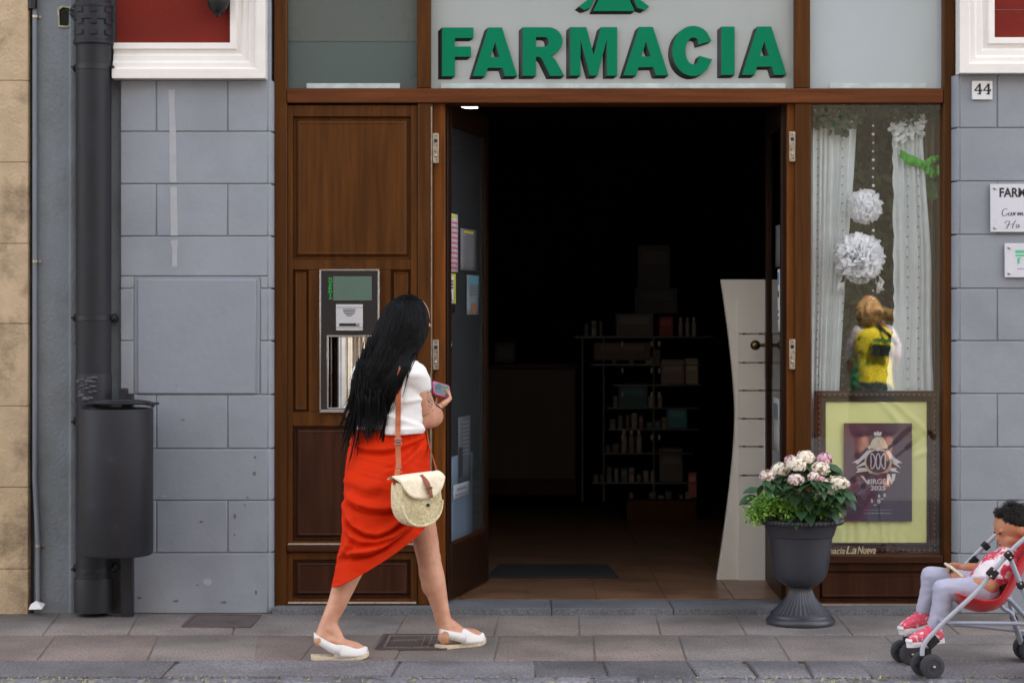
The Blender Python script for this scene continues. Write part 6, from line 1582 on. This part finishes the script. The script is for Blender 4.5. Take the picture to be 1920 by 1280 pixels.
pair(1748, 1247, YN - .01, -.024); pair(1708, 1232, -1.4, -.024, .046); pair(1972, 1250, YN, -.01, .05); pair(1934, 1216, YFa, -.01, .05)
# ------------------------------------------------------------------ child in the pushchair
ch = thing('person', 'small child in pink and white top and grey leggings sitting in the pushchair', 'person', tuple(P(1852, 1140, -1.5)))
m_leg = mat('lilac_grey_jersey', C(176, 176, 198), .85, var=.05, vs=30, bump=.06, bs=300, sheen=.2)
m_top = mat('pink_white_print', C(240, 228, 232), .8, var=.02, vs=10, col2=C(216, 54, 84), mask=(.5, .515), ms=13, sheen=.2)
B = MB()
pel, che = P(1850, 1102, -1.5), P(1879, 1056, -1.5)
B.tube(catmull([pel, (pel + che) / 2, che, P(1890, 1036, -1.5)], 5), cat1([.075, .074, .07, .04], 5), 24, ends='round', up=(0, 1, 0), asp=.85)
limb(B, [P(1889, 1042, -1.5), P(1894, 1015, -1.5)], [.034, .034])
H = P(1899, 989, -1.5)
cf = Vector((-.93, -.1, -.36)).normalized(); cr_ = cf.cross(UP).normalized(); cu_ = cr_.cross(cf); cf, cr_, cu_ = cf * .93, cr_ * .93, cu_ * .93; CM = Matrix((cr_, cf, cu_)).transposed()
B.ell(H + cu_ * .015 - cf * .008, (.07, .084, .078), CM, 28, 18); B.ell(H + cf * .026 - cu_ * .038, (.054, .05, .05), CM, 24, 14)
for s_ in (-1, 1): B.ell(H + cr_ * .032 * s_ + cf * .042 - cu_ * .036, (.026, .026, .024), CM, 16, 10); B.ell(H + cr_ * .068 * s_ - cf * .008 - cu_ * .01, (.008, .015, .022), CM, 12, 8); B.ell(H + cr_ * .028 * s_ + cf * .063 + cu_ * .014, (.02, .01, .006), CM, 12, 8)
B.ell(H + cf * .077 - cu_ * .018, (.009, .012, .012), CM, 12, 8); B.ell(H + cf * .072 - cu_ * .004, (.006, .008, .016), CM, 10, 8)
B.ell(H + cf * .0735 - cu_ * .041, (.016, .008, .0055), CM, 12, 8); B.ell(H + cf * .0715 - cu_ * .05, (.014, .008, .0055), CM, 12, 8); B.ell(H + cf * .062 - cu_ * .066, (.016, .014, .013), CM, 12, 8)
sN, eN, wN = P(1886, 1056, -1.578), P(1857, 1101, -1.6), P(1817, 1091, -1.575)
sF, eF, wF = P(1878, 1050, -1.42), P(1838, 1068, -1.405), P(1805, 1065, -1.435)
limb(B, [sN, (sN + eN) / 2, eN], [.032, .03, .027]); limb(B, [eN, (eN + wN) / 2 + Vector((0, 0, .002)), wN], [.027, .026, .019]); limb(B, [sF, (sF + eF) / 2, eF], [.032, .03, .027]); limb(B, [eF, (eF + wF) / 2, wF], [.027, .025, .019])
hand(B, wN, Vector((-.85, .25, .32)), Vector((.25, .9, .1)), 1, .6, (28, 42, 30), thumb=(.5, .7, .3)); hand(B, wF, Vector((-.8, -.2, .1)), Vector((.1, -.9, -.2)), -1, .6, (30, 45, 30), thumb=(1., .5, .1))
hN, kN, aN = P(1846, 1108, -1.56), P(1768, 1104, -1.575), P(1753, 1176, -1.575)
hFf, kF, aFf = P(1842, 1102, -1.45), P(1746, 1080, -1.43), P(1731, 1146, -1.42)
legs = [(hN, kN, aN), (hFf, kF, aFf)]
for h_, k_, a_ in legs: limb(B, [h_ + Vector((0, 0, -.005)), k_ + Vector((.006, 0, -.006)), k_ * .6 + a_ * .4 + Vector((.006, 0, 0)), a_], [.035, .02, .016, .018], 6)
feet = [(P(1765, 1196, -1.575), P(1703, 1205, -1.6)), (P(1743, 1166, -1.42), P(1688, 1181, -1.44))]
for (he, to), (_, _, a_) in zip(feet, legs): limb(B, [a_, he * .75 + to * .25, he * .35 + to * .65], [.02, .02, .016])
cme = remesh(B, .0038, 6, 'body'); cme.materials.append(m_cskin); cb = link('body', cme, ch, sharp=180)
g = MB()
for s_ in (-1, 1): g.ell(H + cr_ * .029 * s_ + cf * .0715 + cu_ * .004, (.0095, .005, .0042), CM, 12, 8)
g.each('eye', mat('dark_eye', C(40, 28, 24), .25, var=.1), ch)
g = MB(); g.ell(H + cf * .079 - cu_ * .0455, (.013, .0035, .0035), CM, 12, 8); g.build('lips', mat('lip', C(150, 82, 72), .5, var=.05), ch)
# hair: curly dark crop with a bun curl at the brow
g = MB(); hr_ = random.Random(9); hcn = H + cu_ * .022 - cf * .016
g.ell(hcn + cu_ * .002 - cf * .009, (.0685, .076, .07), CM, 24, 16)
def curl(p, d, L, r0):
    u = d.orthogonal().normalized(); v = d.cross(u); a0 = hr_.uniform(0, 6.28); q = []
    for i in range(7): t = i / 6; q.append(p + d * L * t + (u * math.cos(a0 + t * 6) + v * math.sin(a0 + t * 6)) * .004 * (t + .3))
    g.tube(q, [r0 * (1 - .6 * i / 6) for i in range(7)], 4)
def scalp(az, el, k=1.0):
    """point on the scalp: az 0 = brow, 180 = nape side; el 90 = crown"""
    return hcn + CM @ (Vector((math.sin(az) * math.cos(el) * .0705, math.cos(az) * math.cos(el) * .081, math.sin(el) * .074)) * k)
for k in range(1000):     # combed back from the hairline
    sx_ = hr_.choice((-1, 1)); a0 = hr_.uniform(0, R(125)); e0 = R(42) - a0 * .62 + hr_.uniform(0, .5) * (1 if hr_.random() < .6 else 2.2)
    a1 = a0 + hr_.uniform(.6, 1.5); e1 = e0 - hr_.uniform(-.1, .5); q = []; kk = hr_.uniform(.99, 1.05)
    for i in range(7): t = i / 6; q.append(scalp(sx_ * (a0 + (a1 - a0) * t), e0 + (e1 - e0) * t + .25 * math.sin(math.pi * t), kk * (1 + .02 * math.sin(t * 9 + k))))
    g.tube(q, [.0016 * (1 - .6 * i / 6) for i in range(7)], 4)
for k in range(520):      # soft frizz over the crown and temple
    sx_ = hr_.choice((-1, 1)); p = scalp(sx_ * hr_.uniform(.8, 2.6), hr_.uniform(.35, 1.5)); d = ((p - hcn).normalized() * .45 + Vector((hr_.gauss(.5, .5), hr_.gauss(0, .5), hr_.gauss(.0, .4)))).normalized(); curl(p, d, hr_.uniform(.014, .03), .0011)
bun = P(1872, 961, -1.53)
for k in range(110):
    d = Vector((hr_.gauss(0, 1), hr_.gauss(0, 1), hr_.gauss(0, 1))).normalized(); curl(bun + d * .008, (d + d.orthogonal() * hr_.uniform(-1, 1)).normalized(), .014, .0016)
g.ell(bun, .012, seg=10, rg=8)
g.build('hair', mat('dark_brown_hair', (.008, .0055, .0045), .6, var=.3, vs=30), ch, sharp=180)
B = MB()
for h_, k_, a_ in legs:
    limb(B, [h_, h_ * .5 + k_ * .5 + Vector((0, 0, .004)), k_ + Vector((-.002, 0, 0))], [.062, .049, .041], 6, 20); limb(B, [k_, k_ * .6 + a_ * .4 + Vector((.006, 0, 0)), a_ + Vector((0, 0, .006))], [.041, .037, .029], 6, 20)
B.tube([pel - Vector((.03, 0, .0)), pel, pel + (che - pel) * .3], [.06, .08, .078], 20, ends='round', up=(0, 1, 0), asp=.85)
lme = remesh(B, .0048, 5, 'leg')
displace(lme, lambda c: .0022 * noise.noise(Vector((c.x * 30, c.y * 20, c.z * 55))))
lme.materials.append(m_leg); link('leggings', lme, ch, sharp=180)
B = MB()
B.tube(catmull([pel + (che - pel) * .12 - Vector((.012, 0, 0)), (pel + che) / 2 - Vector((.006, 0, 0)), che, P(1887, 1042, -1.5)], 5), cat1([.084, .083, .079, .052], 5), 26, ends='round', up=(0, 1, 0), asp=.86)
limb(B, [sN + Vector((.0, .03, .01)), sN, sN * .5 + eN * .5], [.036, .041, .043]); limb(B, [sF + Vector((0, -.03, .01)), sF, sF * .5 + eF * .5], [.036, .041, .042])
B.tube([sN * .5 + eN * .5 + Vector((.004, 0, .012)), sN * .42 + eN * .58], [.043, .05], 20)
sme = remesh(B, .0048, 4, 'top')
displace(sme, lambda c: .004 * noise.noise(Vector((c.x * 26, c.y * 20, c.z * 40))))
sme.materials.append(m_top); link('t_shirt', sme, ch, sharp=180)
m_cs = mat('pink_print_canvas', C(226, 84, 108), .7, var=.1, vs=40, col2=C(240, 206, 212), mask=(.56, .6), ms=55); m_cw = mat('white_rubber', C(236, 230, 232), .5)
for (he, to) in feet:
    d = to - he; L = d.length; d.normalize(); n = Vector((d.y, -d.x, 0)).normalized(); up_ = n.cross(d); up_ = up_ if up_.z > 0 else -up_
    F = lambda u, v, z_: he + d * u * L + n * v + up_ * z_
    pr = [(q.x, q.y) for q in catmull([Vector((a, b, 0)) for a, b in ((-.06, .012), (0, .022), (.25, .025), (.6, .029), (.85, .029), (1.0, .018), (1.05, .006))], 4)]; out = pr + [(a, -b) for a, b in pr[::-1]]
    g = MB(); rings = []
    for u, w_, h_ in ((-.03, .014, .045), (.05, .023, .055), (.2, .026, .054), (.4, .027, .05), (.6, .029, .042), (.8, .027, .034), (.93, .02, .026), (1.0, .009, .018)): rings.append([F(u, w_ * math.cos(a), h_ * math.sin(a) ** .75) for a in [math.pi * i / 18 for i in range(19)]])
    g.loft(rings, closed=False); s_ = g.build('shoe', m_cs, ch, solid=.002, sharp=180)
    g = MB(); g.loft([[F(a, b * k, z_) for a, b in out] for z_, k in ((.004, .97), (0, 1.02), (-.012, 1.02), (-.016, .96))]); 
    g.tube([F(.93 + .07 * math.cos(a), .02 * math.sin(a), .008) for a in [math.pi * (-.5 + i / 10) for i in range(11)]], .009, 8); g.build('sole', m_cw, s_)
    g = MB()
    for u in (.38, .5, .62): band(g, [F(u, -.028, .022), F(u - .02, -.014, .05 - (u - .38) * .06), F(u - .02, .014, .05 - (u - .38) * .06), F(u, .028, .022)], .009, up_, .003)
    g.build('fastening', m_cs, s_)
cp = thing('mobile_phone', 'cream cased phone held in both hands by the seated child', 'phone', tuple(P(1791, 1070, -1.5)))
a_ = (P(1803, 1080, -1.5) - P(1778, 1059, -1.5)).normalized(); b_ = Vector((0, 1, 0)); phone(cp, P(1790, 1069, -1.51), a_, b_, a_.cross(b_) if a_.cross(b_).z > 0 else -a_.cross(b_), .036, .066, mat('cream_case', C(236, 228, 204), .5, var=.03), m_scr)
# ------------------------------------------------------------------ passer-by across the street, seen mirrored in the display glass
YV = -6.42; sv = 236.; RX = lambda px: (px - 960) / sv; RZ = lambda py: CAMZ - (py - 590) / sv
Q = lambda px, py, dy=0.: Vector((RX(px), YV + dy, RZ(py)))
pv = thing('person', 'fair haired person in a yellow vest across the street, mirrored in the window', 'person', tuple(Q(1636, 922)))
B = MB(); B.tube(catmull([Q(1637, 735), Q(1637, 690), Q(1637, 640), Q(1638, 616)], 4), cat1([.15, .14, .18, .1], 4), 22, ends='round', up=(1, 0, 0), asp=.65)
B.ell(Q(1630, 580, -.02), (.085, .1, .115)); limb(B, [Q(1634, 612), Q(1632, 598)], [.055, .05])
limb(B, [Q(1607, 628), Q(1597, 665, -.05), Q(1602, 690, -.2)], [.055, .045, .035]); limb(B, [Q(1668, 628), Q(1680, 668, -.04), Q(1676, 705, -.18)], [.055, .045, .035])
hand(B, Q(1602, 692, -.22), Vector((.1, -.5, -.8)), Vector((.9, 0, 0)), 1, 1.); hand(B, Q(1676, 708, -.2), Vector((-.1, -.5, -.8)), Vector((-.9, 0, 0)), -1, 1.)
for s_ in (-1, 1): limb(B, [Q(1637 + s_ * 20, 745), Q(1637 + s_ * 22, 835), Q(1637 + s_ * 22, 905)], [.09, .06, .04]); limb(B, [Q(1637 + s_ * 22, 908), Q(1637 + s_ * 23, 914, -.15)], [.045, .035])
q = remesh(B, .012, 5, 'b'); q.materials.append(m_skin); link('body', q, pv, sharp=180)
B = MB(); B.tube(catmull([Q(1638, 732), Q(1637, 690), Q(1637, 645), Q(1637, 622), Q(1636, 610)], 4), cat1([.165, .15, .178, .16, .07], 4), 26, ends='flat', up=(1, 0, 0), asp=.68)
q = remesh(B, .011, 4, 'b')
displace(q, lambda c: .01 * noise.noise(c * 9))
q.materials.append(mat('yellow_vest_cloth', C(240, 214, 10), .7, var=.06, vs=8, sheen=.3)); vest = link('vest', q, pv, sharp=180)
g = MB(); g.poly([(-.075, -.0), (.075, .01), (.075, .095), (-.075, .085)], lambda u, v, w_: Vector((RX(1648) - u, YV + .146 - w_, RZ(668) + v)), .01); g.build('back_patch', M['black'], vest)
g = MB(); g.poly([(-.07, .0), (.07, .005), (.07, .035), (-.07, .03)], lambda u, v, w_: Vector((RX(1648) - u, YV + .15 - w_, RZ(642) + v)), .01); g.build('back_stripe', mat('vest_green', C(70, 120, 50), .6), vest)
g = MB(); band(g, [Q(1640, 610, .07), Q(1652, 620, .128), Q(1664, 632, .14), Q(1677, 646, .1)], .03, Vector((0, 1, 0)), .006); g.build('cross_strap', M['black'], pv)
B = MB(); B.tube(catmull([Q(1637, 770), Q(1637, 735)], 4), [.2, .19, .185, .18, .175], 22, ends='round', up=(1, 0, 0), asp=.7)
for s_ in (-1, 1): limb(B, [Q(1637 + s_ * 20, 745), Q(1637 + s_ * 23, 800)], [.11, .1])
q = remesh(B, .014, 4, 'b'); q.materials.append(mat('dark_shorts', C(44, 50, 50), .8)); link('shorts', q, pv, sharp=180)
B = MB(); limb(B, [Q(1611, 624), Q(1604, 645, -.02), Q(1600, 664, -.05)], [.065, .066, .062]); limb(B, [Q(1664, 624), Q(1674, 645, -.02), Q(1678, 664, -.05)], [.065, .066, .062])
q = remesh(B, .012, 3, 'b'); q.materials.append(mat('pale_sleeve', C(216, 196, 200), .8)); link('sleeves', q, pv, sharp=180)
g = MB(); hh_ = random.Random(3); hq = Q(1630, 578, -.015); g.ell(hq, (.088, .1, .1), seg=20, rg=12)
for k in range(260):
    d = Vector((hh_.gauss(0, 1), hh_.gauss(.7, .7), hh_.gauss(.1, .8))).normalized(); p = hq + Vector((d.x * .088, d.y * .1, d.z * .1)); g.tube([p, p + d * .012 + Vector((hh_.gauss(0, .01), 0, -.05)), p + Vector((hh_.gauss(.01, .02), .01, -.09))], [.006, .005, .002], 4)
for k in range(90):
    p = Q(1648, 575, .08); g.tube([p, p + Vector((hh_.gauss(.04, .03), .02, -.04)), p + Vector((hh_.gauss(.05, .03), .0, -.11))], [.006, .005, .002], 4)
g.build('hair', mat('fair_hair', C(206, 160, 104), .5, var=.3, vs=30), pv, sharp=180)
gb = thing('green_bag', 'deep green cloth bag carried by the yellow vest passer-by', 'bag', tuple(Q(1612, 735, .1)))
g = MB(); g.ell(Q(1606, 712, .0), (.055, .06, .12), seg=18, rg=12)
for v in g.v: v += Vector((1, 0, .5)) * .02 * noise.noise(v * 11)
g.build('bag_body', mat('green_cloth', C(10, 112, 66), .7, var=.2, vs=8), gb); g = MB(); g.tube(catmull([Q(1606, 692, .06), Q(1604, 665, .03), Q(1609, 632, .08)], 5), .012, 8); g.build('bag_strap', mat('green_webbing', C(16, 80, 50), .7), gb)
